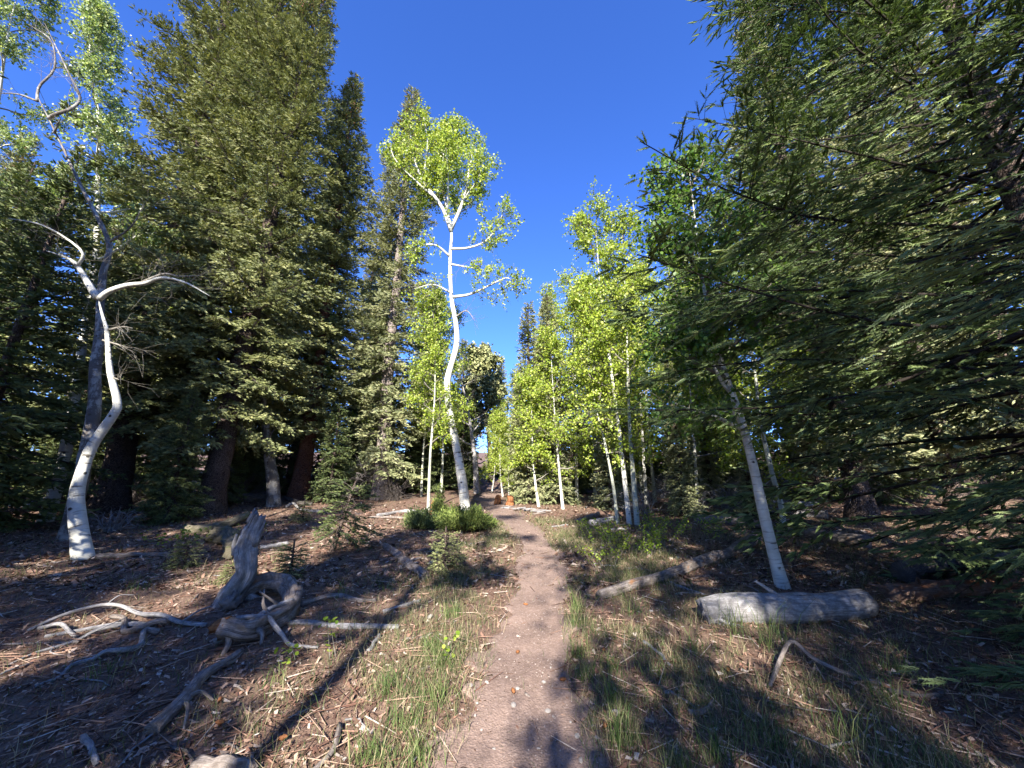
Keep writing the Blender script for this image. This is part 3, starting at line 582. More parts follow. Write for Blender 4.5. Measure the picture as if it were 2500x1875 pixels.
for i, (x, y, src, s, rz) in enumerate([(4.95, 13.9, R2, 1.02, .4), (3.7, 11.9, R4, 1.15, 1.), (4.4, 13.2, R1, .98, 2.), (5.6, 12.2, R4, 1.2, 3.), (2.2, 13.6, R1, 1.0, 4.), (6.9, 14.4, R2, 1.1, 5.), (7.4, 11.9, R3, 1.1, .3),
                                      (8.2, 15.6, R1, 1.1, 1.2), (1.9, 16., R2, 1.05, 2.2), (3.4, 16.4, R1, 1.12, 3.3), (5.6, 17.2, R2, 1.15, 4.4), (6.2, 9.9, R5, 1., 5.5), (9.6, 11.3, R4, 1., .9), (7.7, 18.2, R1, 1.1, 1.9), (4.1, 15.1, R4, 1.3, 2.6)]):
    where = ('behind the twin aspen trunks' if 3 < x < 5.2 and y < 14.2 else 'close behind the paired narrow spruces' if x < 3.6 else 'near the hooked-foot aspen and pale logs' if y < 12.5 and x > 5.4
             else 'around the white trunk propped aslant' if x > 6.5 else 'deep in the middle of the bright thicket')
    copy_tree(src, at(x, y), rz, s, 'slender young aspen '+where, 'young aspens '+where)
for i, (x, y, s) in enumerate([(-.35, 15.8, .75), (.15, 16.8, .9), (-.9, 17.6, .8), (-.1, 14.6, .42)]):
    copy_tree([R5, R4, R5, R5][i], at(x, y), i*1.7, s, 'small bright aspen sapling where the trail meets the woods', 'aspen saplings at the end of the trail')
for i, (x, y, s) in enumerate([(-3.6, 15.9, .95), (-3.1, 17.5, 1.05), (-6.3, 17.2, 1.), (-9.6, 18., 1.), (-12.5, 17., 1.05), (-15.5, 16., 1.)]):
    copy_tree([LA, R2, LA, R1, LA, R2][i], at(x, y), i*1.3, s, 'thin aspen standing in the shade behind the tall spruces', 'aspens behind the tall spruces')
aspen('snag', 140, [(-1.47, 17., 1.6), (-1.6, 17., 2.6), (-1.75, 17., 3.6), (-2.0, 17., 5.07), (-2.5, 17., 7.)], .15, 'bleached white dead tree with bare crooked limbs at the end of the trail', bark='dead', nl=16, leafy0=0, ll=(1.2, .6), sub=5, f0=.2, cat='snag', el=(-.1, .7))
aspen('pine_tree', 141, [(-1.3, 24, 1.9), (-1.4, 24, 4.), (-1.7, 24, 7.), (-1.9, 24, 9.4)], .2, 'round-topped far pine with olive needles behind the bleached dead tree', leaf='pine_far', bark='bark_spruce', f0=.35, nl=20, ll=(2., 1.2), sub=8, tw=7, nleaf=16, size=.12, cat='pine tree')
# ------------------------------------------------------------------ woods behind
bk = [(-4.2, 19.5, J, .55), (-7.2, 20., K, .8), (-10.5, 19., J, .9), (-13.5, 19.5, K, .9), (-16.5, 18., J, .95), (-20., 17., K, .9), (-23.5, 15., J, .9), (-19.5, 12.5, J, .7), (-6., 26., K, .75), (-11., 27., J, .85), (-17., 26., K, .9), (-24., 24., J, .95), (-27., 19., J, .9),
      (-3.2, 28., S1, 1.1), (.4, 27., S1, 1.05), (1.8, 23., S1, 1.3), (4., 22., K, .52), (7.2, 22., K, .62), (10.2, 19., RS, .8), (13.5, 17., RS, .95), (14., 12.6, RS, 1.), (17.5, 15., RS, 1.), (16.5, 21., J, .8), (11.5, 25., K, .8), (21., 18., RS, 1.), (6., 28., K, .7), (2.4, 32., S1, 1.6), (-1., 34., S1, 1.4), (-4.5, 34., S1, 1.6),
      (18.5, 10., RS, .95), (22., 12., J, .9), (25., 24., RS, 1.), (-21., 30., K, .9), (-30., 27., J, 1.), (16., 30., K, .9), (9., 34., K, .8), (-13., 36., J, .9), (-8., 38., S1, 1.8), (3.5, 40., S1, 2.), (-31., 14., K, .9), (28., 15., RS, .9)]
for i, (x, y, src, s) in enumerate(bk):
    where = ('behind the grey snag and rust-red trunk' if -9 < x < -2 else 'behind the massive spruce trio' if -18 < x < -2 else 'beyond the outermost left aspens' if x < -2 else
             'closing the gap beyond the end of the trail' if x < 3 else 'behind the bright aspen thicket' if x < 9.5 else 'behind the large near fir')
    lb, gp = 'tall background spruce '+where, 'background spruces '+where
    copy_tree(src, at(x, y, -.1), i*1.9, s*(1+.06*math.sin(i*7.)), lb, gp)
# ------------------------------------------------------------------ trees standing behind the viewpoint, whose shade lies over the foreground
bl, bg = 'spruce standing back down the trail, shading the foreground', 'spruces back down the trail'
for i, (x, y, src, s) in enumerate([(-6.4, -6.5, T1, .46), (-4.5, -10., T1, .48), (6.2, -6.5, K, .62), (9.6, -3.4, K, .6), (3.1, -9.5, K, .62), (-10.5, -4., E1, 1.6), (-8., -10., K, .9), (-3.6, -5., E1, 1.0)]):
    copy_tree(src, at(x, y), i*1.3, s, bl, bg)
for i, (x, y, src, s) in enumerate([(3.3, -4.4, R3, 1.5), (.2, -6.2, R2, 1.3), (4.2, -5., R3, 1.7)]):
    copy_tree(src, at(x, y), i*1.9+.5, s, 'leafy aspen standing back down the trail, dappling the foreground', 'aspens back down the trail')
copy_tree(C1, at(.5, -9.5), 2.0, .75, 'slim aspen standing further back beside the trail')
copy_tree(C1, at(-2.0, -4.4), 1.0, .8, 'slim aspen standing back down the trail on the left'); copy_tree(R1, at(1.1, -5.2), 2.0, 1.3, 'slim aspen standing back down the trail on the right')
# ------------------------------------------------------------------ understorey that closes the woods
def und(x):
    w_ = ('behind the pale-barked spruce' if -7 < x < -1.5 else 'in the gloom behind the spruce trio' if -14 < x < -1.5 else 'beyond the dark left spruces' if x < -1.5 else 'at the far end of the trail' if x < 1.5 else
          'behind the twin aspens' if x < 6 else 'behind the leaning aspens' if x < 12 else 'behind the large near fir')
    return 'low bushy spruce in the understorey '+w_, 'low bushy spruces '+w_
ru = np.random.RandomState(5)
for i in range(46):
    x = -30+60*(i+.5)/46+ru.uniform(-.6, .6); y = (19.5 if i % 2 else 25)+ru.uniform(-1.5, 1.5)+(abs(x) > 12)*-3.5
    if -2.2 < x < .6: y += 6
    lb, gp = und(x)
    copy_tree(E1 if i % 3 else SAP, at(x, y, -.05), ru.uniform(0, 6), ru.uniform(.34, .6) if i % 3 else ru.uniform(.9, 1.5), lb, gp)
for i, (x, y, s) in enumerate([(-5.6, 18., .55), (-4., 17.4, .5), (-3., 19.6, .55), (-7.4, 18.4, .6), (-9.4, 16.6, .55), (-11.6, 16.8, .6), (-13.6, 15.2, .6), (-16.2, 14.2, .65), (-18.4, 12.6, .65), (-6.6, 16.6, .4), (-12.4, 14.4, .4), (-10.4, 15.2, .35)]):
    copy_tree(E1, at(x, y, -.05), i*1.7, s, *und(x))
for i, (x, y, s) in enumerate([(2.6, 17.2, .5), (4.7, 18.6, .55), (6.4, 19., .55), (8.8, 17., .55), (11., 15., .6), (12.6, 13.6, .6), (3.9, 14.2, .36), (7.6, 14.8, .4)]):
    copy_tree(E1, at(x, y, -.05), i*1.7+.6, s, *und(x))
def brush(name, seed, n, spread, height, loc, label, mat='dead_dark', group=None, cat='brush'):
    r = np.random.RandomState(seed); root = thing(name, loc, label, cat, group)
    a = r.uniform(0, 6.283, n); s = np.linspace(0, 1, 6); L = r.uniform(.4, 1., n)*spread; h = r.uniform(.1, 1., n)*height; b = r.uniform(-.2, .2, (n, 2))*spread
    P = np.stack([b[:, :1]+np.cos(a)[:, None]*L[:, None]*s, b[:, 1:]+np.sin(a)[:, None]*L[:, None]*s, h[:, None]*np.sin(s*2.4)[None]*1.1], -1)+r.normal(0, .03*spread, (n, 6, 3))*s[None, :, None]
    ac = Acc(); V, Q, uv = tubes_batch(P, (.004+.012*r.rand(n))[:, None]*(1-.8*s)[None], 4); ac.add(V, [Q], uv)
    k = np.repeat(np.arange(n), 5); q = r.randint(1, 5, len(k)); p0 = P[k, q]; d = unit(P[k, q+1 if False else np.minimum(q+1, 5)]-P[k, q-1]+r.normal(0, .25, (len(k), 3))*spread*.5); l = r.uniform(.1, .4, len(k))[:, None]*spread
    P2 = np.stack([p0, p0+d*l*.5+r.normal(0, .01, (len(k), 3)), p0+d*l], 1); V, Q, uv = tubes_batch(P2, np.array([[.005, .0035, .0015]])*np.ones((len(k), 1)), 3); ac.add(V, [Q], uv)
    obj('twigs', ac.mesh('twigs', M[mat]), root, 'stuff'); return root
B1 = brush('dead_brush', 1, 40, .55, .4, at(-8.6, 8.8), 'tangle of bleached dead twigs beside the forked aspens', 'dead')
B2 = brush('dead_brush', 2, 60, 1.1, .9, at(-6.7, 15.6), 'tangle of dark dead branches at the foot of the pale-barked spruce')
copy_tree(B2, at(-4.2, 14.4), 1.5, .8, 'tangle of dead branches under the thin grey-green spruce')
for i, (x, y, s) in enumerate([(-9.6, 14.2, 1.), (-12.8, 13.6, 1.), (-11., 15.6, 1.1), (-15.2, 14., 1.2), (-8.2, 17.3, 1.), (-18.5, 14.4, 1.2)]):
    copy_tree(B2, at(x, y), i*1.1, s, 'dead brush heaped in the gloom behind the tall spruce trio', 'dead brush behind the trio')
B3 = brush('dead_brush', 3, 50, 1., .7, at(3.6, 11.2), 'pinkish grey dead brush right behind the twin aspen trunks', 'dead')
for i, (x, y, s) in enumerate([(5.2, 11.6, .9), (6.6, 12.2, 1.1), (8., 12.8, 1.1), (8.8, 14.6, 1.3), (5.9, 15.4, 1.2), (7., 16.6, 1.2), (10., 16.2, 1.3)]):
    copy_tree(B3, at(x, y), i*2.3, s, 'bleached dead brush among the pale fallen logs in the thicket', 'dead brush in the thicket')
# ------------------------------------------------------------------ fallen wood
def wood(name, pts, ra, rb, mat, label, cat='branch', sides=8, rough=.16, seed=1, forks=(), group=None, jag=0., main='stem', sub='side_branch', n=None, sink=.75, fmat=None, ridge=.10):
    """pts: (x, y, extra height). A fallen piece lying on the ground."""
    pts = [(p[0], p[1], hz(p[0], p[1])+(p[2] if len(p) > 2 else 0)) for p in pts]
    P = np.array(pts); b = P[0].copy(); Ls = np.linalg.norm(np.diff(P, axis=0), axis=1).sum()
    n = n or int(max(10, min(60, Ls/.05))); Ps = smooth_path(P, n); t = np.linspace(0, 1, n); rad = ra*(1-t)+rb*t
    r = np.random.RandomState(seed); Ps = Ps+np.stack([vnoise(t*6+seed, t*0, 1)-.5, vnoise(t*6+seed, t*0, 2)-.5, .5*(vnoise(t*6+seed, t*0, 3)-.5)], 1)*(.018+.35*min(ra, .05))
    Ps[:, 2] += rad*sink; root = thing(name, tuple(b), label, cat, group)
    V, G, uv = tube(Ps-b, rad*(1+.25*(vnoise(t*7, t*0+seed, 4)-.5)), max(sides, 7) if ra < .03 else sides+8, rough, seed, jag=jag, freq=2., ridge=ridge)
    obj(main, mesh(main, V, G, M[mat], uv, True), root)
    for j, fk in enumerate(forks):
        f, fp, fr = fk[:3]; i = int(f*(n-1)); p0 = Ps[i]-b
        Q = np.vstack([p0[None], p0[None]+np.array(fp, float)]); m = max(6, len(Q)*4); Qs = smooth_path(Q, m); tt = np.linspace(0, 1, m)
        V, G, uv = tube(Qs, fr*(1-.6*tt), 6, rough, seed+j+9, jag=fr*1.2); obj(fk[3] if len(fk) > 3 else sub, mesh(sub, V, G, M[fmat or mat], uv, True), root)
    return root
L1 = wood('fallen_log', [(1.86, 4.22), (2.26, 4.23), (2.72, 4.25), (3.21, 4.33), (3.62, 4.4)], .118, .14, 'dead', 'thick bleached bark-free log with one upright stub at the leaning aspen foot', 'log', 16, .10, 5, jag=.05, main='bole', ridge=.05,
     forks=[(.48, [(-.06, -.01, .12), (-.22, .03, .24)], .036, 'branch_stub'), (.02, [(.18, -.10, -.10), (.42, -.13, -.10)], .035, 'splinter'), (.03, [(.1, -.12, -.06), (.25, -.15, -.09)], .028, 'splinter')])
ang = np.linspace(0, 2*np.pi, 14, endpoint=False)
wood('fallen_log', [(1.02, 4.88), (1.47, 5.11), (2.09, 5.51), (2.57, 5.9), (3.26, 6.46), (4.0, 7.1), (4.75, 7.85)], .055, .10, 'dead_warm', 'long thin cracked log slanting from the grass to the leaning aspen', 'log', 10, .2, 6, jag=.06, main='bole',
     forks=[(.04, [(.03, -.06, -.04), (.05, -.12, -.06)], .02, 'branch_stub'), (.28, [(.02, -.08, -.04)], .022, 'branch_stub'), (.5, [(0, .02, .1)], .018, 'branch_stub'), (.62, [(.03, .05, .1)], .018, 'branch_stub')])
wood('fallen_log', [(4.4, 9.9), (5.01, 9.69), (5.45, 9.3), (5.66, 8.62), (5.75, 7.77), (6.0, 7.0)], .10, .125, 'dead_warm', 'smooth grey-brown log lying behind the leaning aspens', 'log', 12, .1, 7, jag=.04, main='bole')
wood('fallen_log', [(7.0, 11.6), (7.5, 11.), (8.1, 10.4)], .10, .11, 'dead', 'short pale log beyond the smooth grey-brown log', 'log', 10, .12, 8, jag=.05, main='bole')
wood('fallen_log', [(4.2, 4.74), (4.8, 4.84), (5.4, 4.96), (6.7, 5.5)], .10, .13, 'dead_red', 'reddish barked log half hidden under the fir boughs', 'log', 12, .22, 9, jag=.06, main='bole', forks=[(.05, [(-.1, .0, .06), (-.22, .05, .08)], .025), (.25, [(-.06, -.05, .1), (-.1, -.1, .16)], .03)])
wood('fallen_log', [(4.95, 5.35), (6.2, 5.75), (7.8, 6.3)], .15, .19, 'dead_dark', 'thick dark log lying behind the reddish log under the fir', 'log', 14, .16, 10, jag=.05, main='bole',
     forks=[(.3, [(-.1, -.15, .3), (-.15, -.4, .25), (-.1, -.5, -.1)], .02), (.55, [(.0, -.2, .3), (.1, -.5, .2), (.1, -.6, -.15)], .02), (.75, [(.05, -.2, .25), (.1, -.5, .1)], .02)])
wood('fallen_log', [(7.0, 18.6), (8.4, 18.5), (9.6, 17.8)], .11, .12, 'dead', 'white log lying flat far back in the thicket', 'log', 8, .1, 11, main='bole')
wood('fallen_log', [(7.6, 13.4), (8.6, 13.0), (9.8, 12.8)], .10, .09, 'dead', 'pale log among dead brush behind the hooked aspen', 'log', 8, .1, 12, main='bole')
wood('fallen_log', [(9.3, 16., 0.), (8.2, 16., .9), (7.1, 16., 1.8)], .11, .08, 'dead', 'white fallen trunk propped aslant in the thicket', 'log', 10, .08, 13, main='bole')
wood('fallen_log', [(1.8, 9.3), (2.2, 9.65), (2.6, 10.)], .08, .07, 'dead', 'short pale log at the foot of the twin aspens', 'log', 8, .15, 14, main='bole')
wood('fallen_log', [(1.6, 9.9), (2.3, 10.8)], .05, .06, 'dead_warm', 'thin brown log just behind the short pale log', 'log', 8, .15, 15, main='bole')
wood('fallen_log', [(-6.95, 8.7), (-6.55, 8.7), (-6.45, 9.2), (-6.3, 9.7, .1)], .10, .09, 'moss', 'weathered log with a raised knob lying beyond the upright splintered stump', 'log', 10, .25, 16, jag=.05, main='bole', forks=[(.97, [(.1, .1, -.1), (.25, .1, -.2)], .05, 'root'), (.97, [(0, 0, .14)], .04, 'knob')])
wood('rotten_stump', [(-5.6, 7.7), (-5.2, 7.45, .08), (-4.75, 7.0, .06), (-4.3, 6.5)], .13, .15, 'moss', 'crumbling mossy rotten log behind the upright splintered stump', 'log', 12, .5, 17, jag=.12, main='bole', forks=[(.7, [(.2, .0, .0), (.35, -.2, -.12)], .05, 'root'), (.85, [(.1, .1, .05), (.25, .05, -.1)], .05, 'root')])
wood('fallen_log', [(-6.45, 6.46), (-6.16, 6.56), (-5.89, 6.68), (-5.4, 6.75)], .05, .03, 'dead_warm', 'straight brown pole lying against the white aspen foot', 'log', 8, .14, 18, main='bole')
wood('fallen_log', [(-4.35, 7.15), (-4.05, 7.45)], .045, .04, 'dead', 'short pale chunk of log on the red needle litter', 'log', 8, .14, 19, jag=.03, main='bole')
wood('fallen_log', [(-2.25, 7.2), (-1.85, 6.63), (-1.57, 6.14), (-1.34, 5.77), (-1.12, 5.46)], .05, .062, 'dead_warm', 'splintered brown log beside the little spruce sapling', 'log', 9, .4, 20, jag=.1, main='bole', forks=[(.55, [(.1, .05, .05), (.2, .02, .08)], .025, 'branch_stub'), (.6, [(-.08, -.05, -.02)], .025, 'branch_stub')])
wood('fallen_log', [(-3.6, 10.8), (-3.29, 11.3), (-3.03, 11.5), (-2.4, 11.35)], .045, .05, 'dead', 'long pale branch behind the green shrub by the white aspen', 'log', 7, .15, 21, main='bole')
wood('fallen_log', [(-3.7, 10.5), (-2.8, 10.7)], .03, .03, 'dead_warm', 'short thin pole in front of the long pale branch', 'log', 7, .15, 22, main='bole')
wood('fallen_log', [(-19.8, 14.8), (-17., 14.), (-15.4, 13.6)], .12, .14, 'dead', 'white log in a sun patch beyond the leftmost dark spruce', 'log', 8, .1, 23, main='bole')
wood('fallen_log', [(-17.5, 13.), (-14.8, 12.5)], .1, .12, 'dead', 'second white log in a sun patch beyond the dark spruce', 'log', 8, .1, 24, main='bole')
wood('fallen_log', [(-9.9, 13.7), (-9.2, 14.2), (-8.5, 14.7)], .14, .16, 'dead_dark', 'dark log behind the grey snag', 'log', 9, .15, 25, main='bole')
wood('fallen_log', [(-8.2, 14.6), (-7.2, 13.4), (-6.4, 12.8)], .08, .06, 'dead_dark', 'dark pole leading from the snag foot to the rust-red trunk', 'log', 8, .15, 26, main='bole')
wood('fallen_branch', [(-6.9, 12.3), (-6.8, 12.5, .08), (-6.11, 11.8), (-5.3, 11.5)], .045, .04, 'dead', 'white crooked branch between the snag and the young spruce', sides=7, seed=27)
# the twisted wood in the left foreground
SN = thing('splintered_stump', (-3.1, 4.72, hz(-3.1, 4.72)), 'upright silver splintered stump leaning over the twisted log', 'stump')
Pn = smooth_path([(-.12, 0, -.12), (-.04, 0, .08), (.07, 0, .24), (.11, 0, .34), (.06, 0, .55), (.08, 0, .72), (.15, 0, .92)], 44); tn = np.linspace(0, 1, 44)
V, G, uv = tube(Pn, np.interp(tn, [0, .2, .45, .7, .85, 1], [.13, .125, .105, .11, .10, .065]), 32, .34, 31, jag=.14, freq=1.6, ridge=.16); obj('trunk', mesh('stump', V, G, M['dead'], uv, True), SN)
for q, (pp, rr_) in enumerate([([(.18, -.02, .6), (.22, -.02, .75), (.25, -.02, .86)], .035), ([(-.02, -.04, .5), (-.05, -.04, .62), (-.04, -.04, .72)], .04), ([(.08, -.05, .85), (.13, -.05, 1.0)], .03)]):
    V, G, uv = tube(smooth_path(pp, 8), rr_*(1-.75*np.linspace(0, 1, 8)), 7, .4, 33+q, jag=.04); obj('splinter', mesh('splinter', V, G, M['dead'], uv, True), SN)
V, G, uv = tube(smooth_path([(-.02, .02, .1), (.16, .12, .02), (.3, .22, -.08)], 8), .07*(1-.6*np.linspace(0, 1, 8)), 8, .3, 36); obj('root', mesh('root', V, G, M['dead'], uv, True), SN)
wood('twisted_log', [(-2.98, 4.5), (-3.03, 4.76, .04), (-2.88, 4.92, .08), (-2.54, 4.75, .10), (-2.27, 4.43, .06), (-2.21, 4.19, .03), (-2.24, 3.98, .03), (-2.27, 3.78, .05), (-2.37, 3.70, .10), (-2.47, 3.68, .12)], .075, .07, 'dead_warm', 'horseshoe-bent weathered log curling around in front of the splintered stump', 'log', 14, .42, 40, main='bole', n=90, ridge=.2,
     forks=[(.975, [(-.05, -.01, .01), (-.10, -.02, -.01)], .075, 'orange_broken_end'), (.62, [(-.12, .0, .10), (-.20, .1, .22)], .022), (.55, [(-.1, -.1, .12), (-.22, -.12, .2)], .02), (.93, [(.05, -.05, -.1), (.04, -.12, -.2)], .035), (.75, [(.1, -.06, -.02), (.14, -.12, -.08)], .03)])
for o in bpy.data.objects:
    if o.name.startswith('orange_broken_end'): o.data.materials[0] = M['rot']; o.name = 'broken_end'; o['label'] = 'orange broken end of the twisted log'
wood('fallen_branch', [(-2.2, 3.6), (-2.2, 3.46), (-2.22, 3.3), (-2.18, 3.13), (-2.13, 2.96), (-2.12, 2.8), (-2.1, 2.66)], .032, .042, 'dead_warm', 'stout weathered branch below the orange broken log end', sides=10, rough=.25, seed=41, jag=.04,
     forks=[(.72, [(.08, .02, .03), (.19, .0, -.01)], .016), (.76, [(.1, -.06, .02), (.2, -.2, -.04)], .017)])
wood('fallen_branch', [(-2.55, 3.74, .02), (-2.39, 3.88, .08), (-2.32, 4.09, .14), (-2.17, 4.25, .16)], .026, .020, 'dead', 'straight silver stick leaning on the horseshoe-bent log', sides=8, seed=42)
wood('fallen_branch', [(-2.56, 4.02, .1), (-2.41, 3.96, .13), (-2.24, 3.94, .14), (-2.06, 3.82, .08), (-1.88, 3.73, .02), (-1.66, 3.73, .0)], .024, .014, 'dead', 'curved silver stick draped across the horseshoe-bent log', sides=8, seed=43)
wood('fallen_branch', [(-2.25, 4.55), (-2.13, 4.71), (-1.96, 4.82), (-1.63, 4.7), (-1.5, 4.74)], .032, .022, 'dead_warm', 'brown branch running right from the horseshoe-bent log in the sun', seed=44, jag=.02)
wood('fallen_branch', [(-2.15, 4.16), (-1.98, 4.16), (-1.74, 4.13), (-1.52, 4.11), (-1.08, 4.12)], .022, .028, 'dead', 'flat pale pole pointing from the bent log towards the trail', seed=45)
wood('fallen_branch', [(-1.33, 4.43), (-1.11, 4.66), (-1.02, 4.78)], .024, .018, 'dead', 'short silver stick lying in the trunk shadow left of the trail', seed=46)
# bleached branches on the far left of the foreground
wood('fallen_branch', [(-3.27, 3.08), (-3.29, 3.25), (-3.37, 3.4), (-3.31, 3.49), (-3.28, 3.56, .03), (-3.14, 3.58, .03), (-3.16, 3.74), (-3.28, 3.89, .05), (-3.22, 3.97)], .014, .026, 'dead', 'wavy bleached branch lying alone in front of the branch heap', sides=7, seed=50, rough=.1)
wood('fallen_branch', [(-3.9, 3.44), (-3.93, 3.64), (-3.89, 3.77), (-3.85, 3.89), (-3.8, 3.99, .03), (-3.7, 4.1, .03), (-3.5, 4.16)], .010, .022, 'dead', 'long thin bleached branch at the front of the branch heap', sides=7, seed=51, rough=.1, forks=[(.35, [(.1, -.1, .0), (.3, -.12, -.02)], .008), (.6, [(.12, .05, .06), (.2, .12, .1)], .008)])
wood('fallen_branch', [(-4.5, 4.05), (-4.48, 4.28, .04), (-4.33, 4.42, .08), (-4.09, 4.44, .1), (-3.71, 4.3, .06), (-3.46, 4.26, .05), (-3.21, 4.16, .03), (-3.05, 4.16), (-2.9, 4.13)], .014, .024, 'dead', 'long arching bleached branch along the back of the branch heap', sides=7, seed=52, rough=.1, forks=[(.35, [(.02, .1, .06), (.1, .2, .04)], .009), (.8, [(.1, .06, .08), (.16, .14, .1)], .012)])
wood('fallen_branch', [(-4.46, 4.1), (-4.24, 4.09, .04), (-3.92, 3.93)], .018, .016, 'dead', 'short bowed bleached branch at the outer end of the heap', sides=7, seed=53, rough=.1)
wood('fallen_branch', [(-3.95, 4.27, .06), (-3.72, 4.16, .06), (-3.57, 4.02), (-3.45, 4.08, .02), (-3.38, 4.18, .03), (-3.32, 4.22)], .022, .026, 'dead_warm', 'kinked thick branch in the middle of the branch heap', sides=7, seed=54, rough=.12)
wood('fallen_branch', [(-4.2, 3.93), (-4.06, 4.03), (-3.85, 4.11, .03), (-3.67, 4.17, .03), (-3.45, 4.2)], .015, .02, 'dead', 'straight bleached branch through the middle of the heap', sides=7, seed=55, rough=.1)
wood('fallen_branch', [(-4.6, 3.72), (-4.2, 3.82), (-3.8, 3.86)], .008, .012, 'dead_warm', 'thin brown stick lying in front of the branch heap', sides=6, seed=56)
rs = np.random.RandomState(77)
for i, (x, y, a, l, r_, m) in enumerate([(-1.04, 2.75, -1.5, .36, .02, 'dead_warm'), (-2.44, 2.64, -.6, .33, .022, 'dead'), (1.13, 3.77, -1.35, .38, .016, 'dead'), (1.1, 2.85, .5, .24, .02, 'dead_warm'), (2.56, 3.07, -.05, .36, .018, 'dead_dark'), (.1, 3.12, -1.5, .17, .012, 'dead_warm'), (1.99, 5.28, -1.1, .46, .02, 'dead'),
                                        (-1.2, 3.95, -1.6, .3, .02, 'dead'), (-.95, 3.9, .4, .25, .014, 'dead_warm'), (.9, 9.2, .6, .5, .02, 'dead'), (2.1, 8.8, .4, .5, .03, 'dead'), (1.2, 6.2, -.5, .8, .012, 'dead')]):
    lb = ['stick pointing at the viewer in the litter left of the grass strip', 'stubby pale stick in the dark litter by the stout weathered branch', 'short silver stick in the grass right of the trail', 'short fat brown stick among stones right of the trail',
          'dark stick lying below the fir boughs in a sun patch', 'little brown stick lying along the middle of the trail', 'crooked pale stick beside the long thin log', 'forked pale stick in the sun patch left of the trail', 'thin stick beside the forked pale stick',
          'pale stick in the grass where the trail bends', 'bowed pale stick in front of the twin aspens', 'thin pale twig lying under the leafy saplings'][i]
    d = np.array([math.cos(a), math.sin(a)]); k = np.array([-d[1], d[0]])*rs.uniform(-.06, .06)
    wood('stick', [(x, y), (x+d[0]*l*.5+k[0], y+d[1]*l*.5+k[1]), (x+d[0]*l, y+d[1]*l)], r_, r_*.7, m, lb, 'stick', 7, .2, 80+i, jag=.01)
wood('fallen_branch', [(1.80, 3.12), (2.0, 3.32, .05), (2.22, 3.48, .12), (2.28, 3.38, .07), (2.36, 3.30, .03), (2.5, 3.26), (2.62, 3.1)], .014, .017, 'dead_warm', 'arched bent stick in front of the thick bleached log', sides=7, seed=60)
wood('wood_chunk', [(-1.64, 2.45), (-1.5, 2.45), (-1.33, 2.42)], .035, .028, 'dead_warm', 'knobbly pale chunk of wood near the bottom of the slope of litter', 'wood chunk', 9, .4, 61, jag=.04)
wood('wood_chunk', [(-.42, 2.36), (-.3, 2.44), (-.18, 2.47)], .028, .016, 'dead_red', 'reddish split piece of wood at the trail edge', 'wood chunk', 8, .3, 62, jag=.03)
wood('root', [(.16, 2.40), (.25, 2.45, .01), (.34, 2.46)], .014, .012, 'dead_dark', 'dark root crossing the trail surface', 'root', 7, .2, 63)
for i, (x, y, s) in enumerate([(-.1, 12.7, .2), (-.5, 13.5, .16), (-2.25, 11.55, .18)]):
    wood('rotten_stump', [(x, y, -.1), (x+.03, y, .12), (x+.05, y, .2+s*.3)], s*.75, s*.5, 'rot', ['low red rotten stump beside the trail end pile of sticks', 'low orange rotten stump where the trail goes into the woods', 'low orange rotten stump behind the shrub by the white aspen'][i], 'stump', 10, .5, 64+i, jag=.08, main='trunk')
for i in range(14):
    x, y = -.35+i*.085+rs.uniform(-.1, .1), 12.5-i*.10+rs.uniform(-.2, .2); a = rs.uniform(-.6, .6); l = rs.uniform(.25, .6)
    wood('stick', [(x, y, rs.uniform(0, .08)), (x+math.cos(a)*l, y+math.sin(a)*l, rs.uniform(0, .08))], .022, .016, 'dead' if i % 3 else 'dead_warm', 'bleached stick in the pile beside the end of the trail', 'stick', 6, .2, 100+i, group='sticks piled at the end of the trail')
gs = 'sticks strewn on the forest floor'
n_s = 0
while n_s < 70:
    y = 2.3+9.*rs.rand()**1.5; x = rs.uniform(-1.25*y-.5, 1.25*y+.3)
    if trail_d(x, y) < 1.3 or (abs(x+2.5) < 1 and abs(y-4.2) < .8): continue
    a = rs.normal(.1, .8); l = rs.uniform(.15, .55)*(1+.06*y)
    wood('stick', [(x, y), (x+math.cos(a)*l*.5, y+math.sin(a)*l*.5+rs.normal(0, .03), .01), (x+math.cos(a)*l, y+math.sin(a)*l)], rs.uniform(.005, .011), .004, ['dead', 'dead_warm', 'dead_dark'][n_s % 3], 'thin dead stick lying in the needle litter %s' % ('left of the trail' if x < 0 else 'right of the trail'), 'stick', 5, .1, 200+n_s, group=gs+(' left of the trail' if x < 0 else ' right of the trail'), n=7); n_s += 1
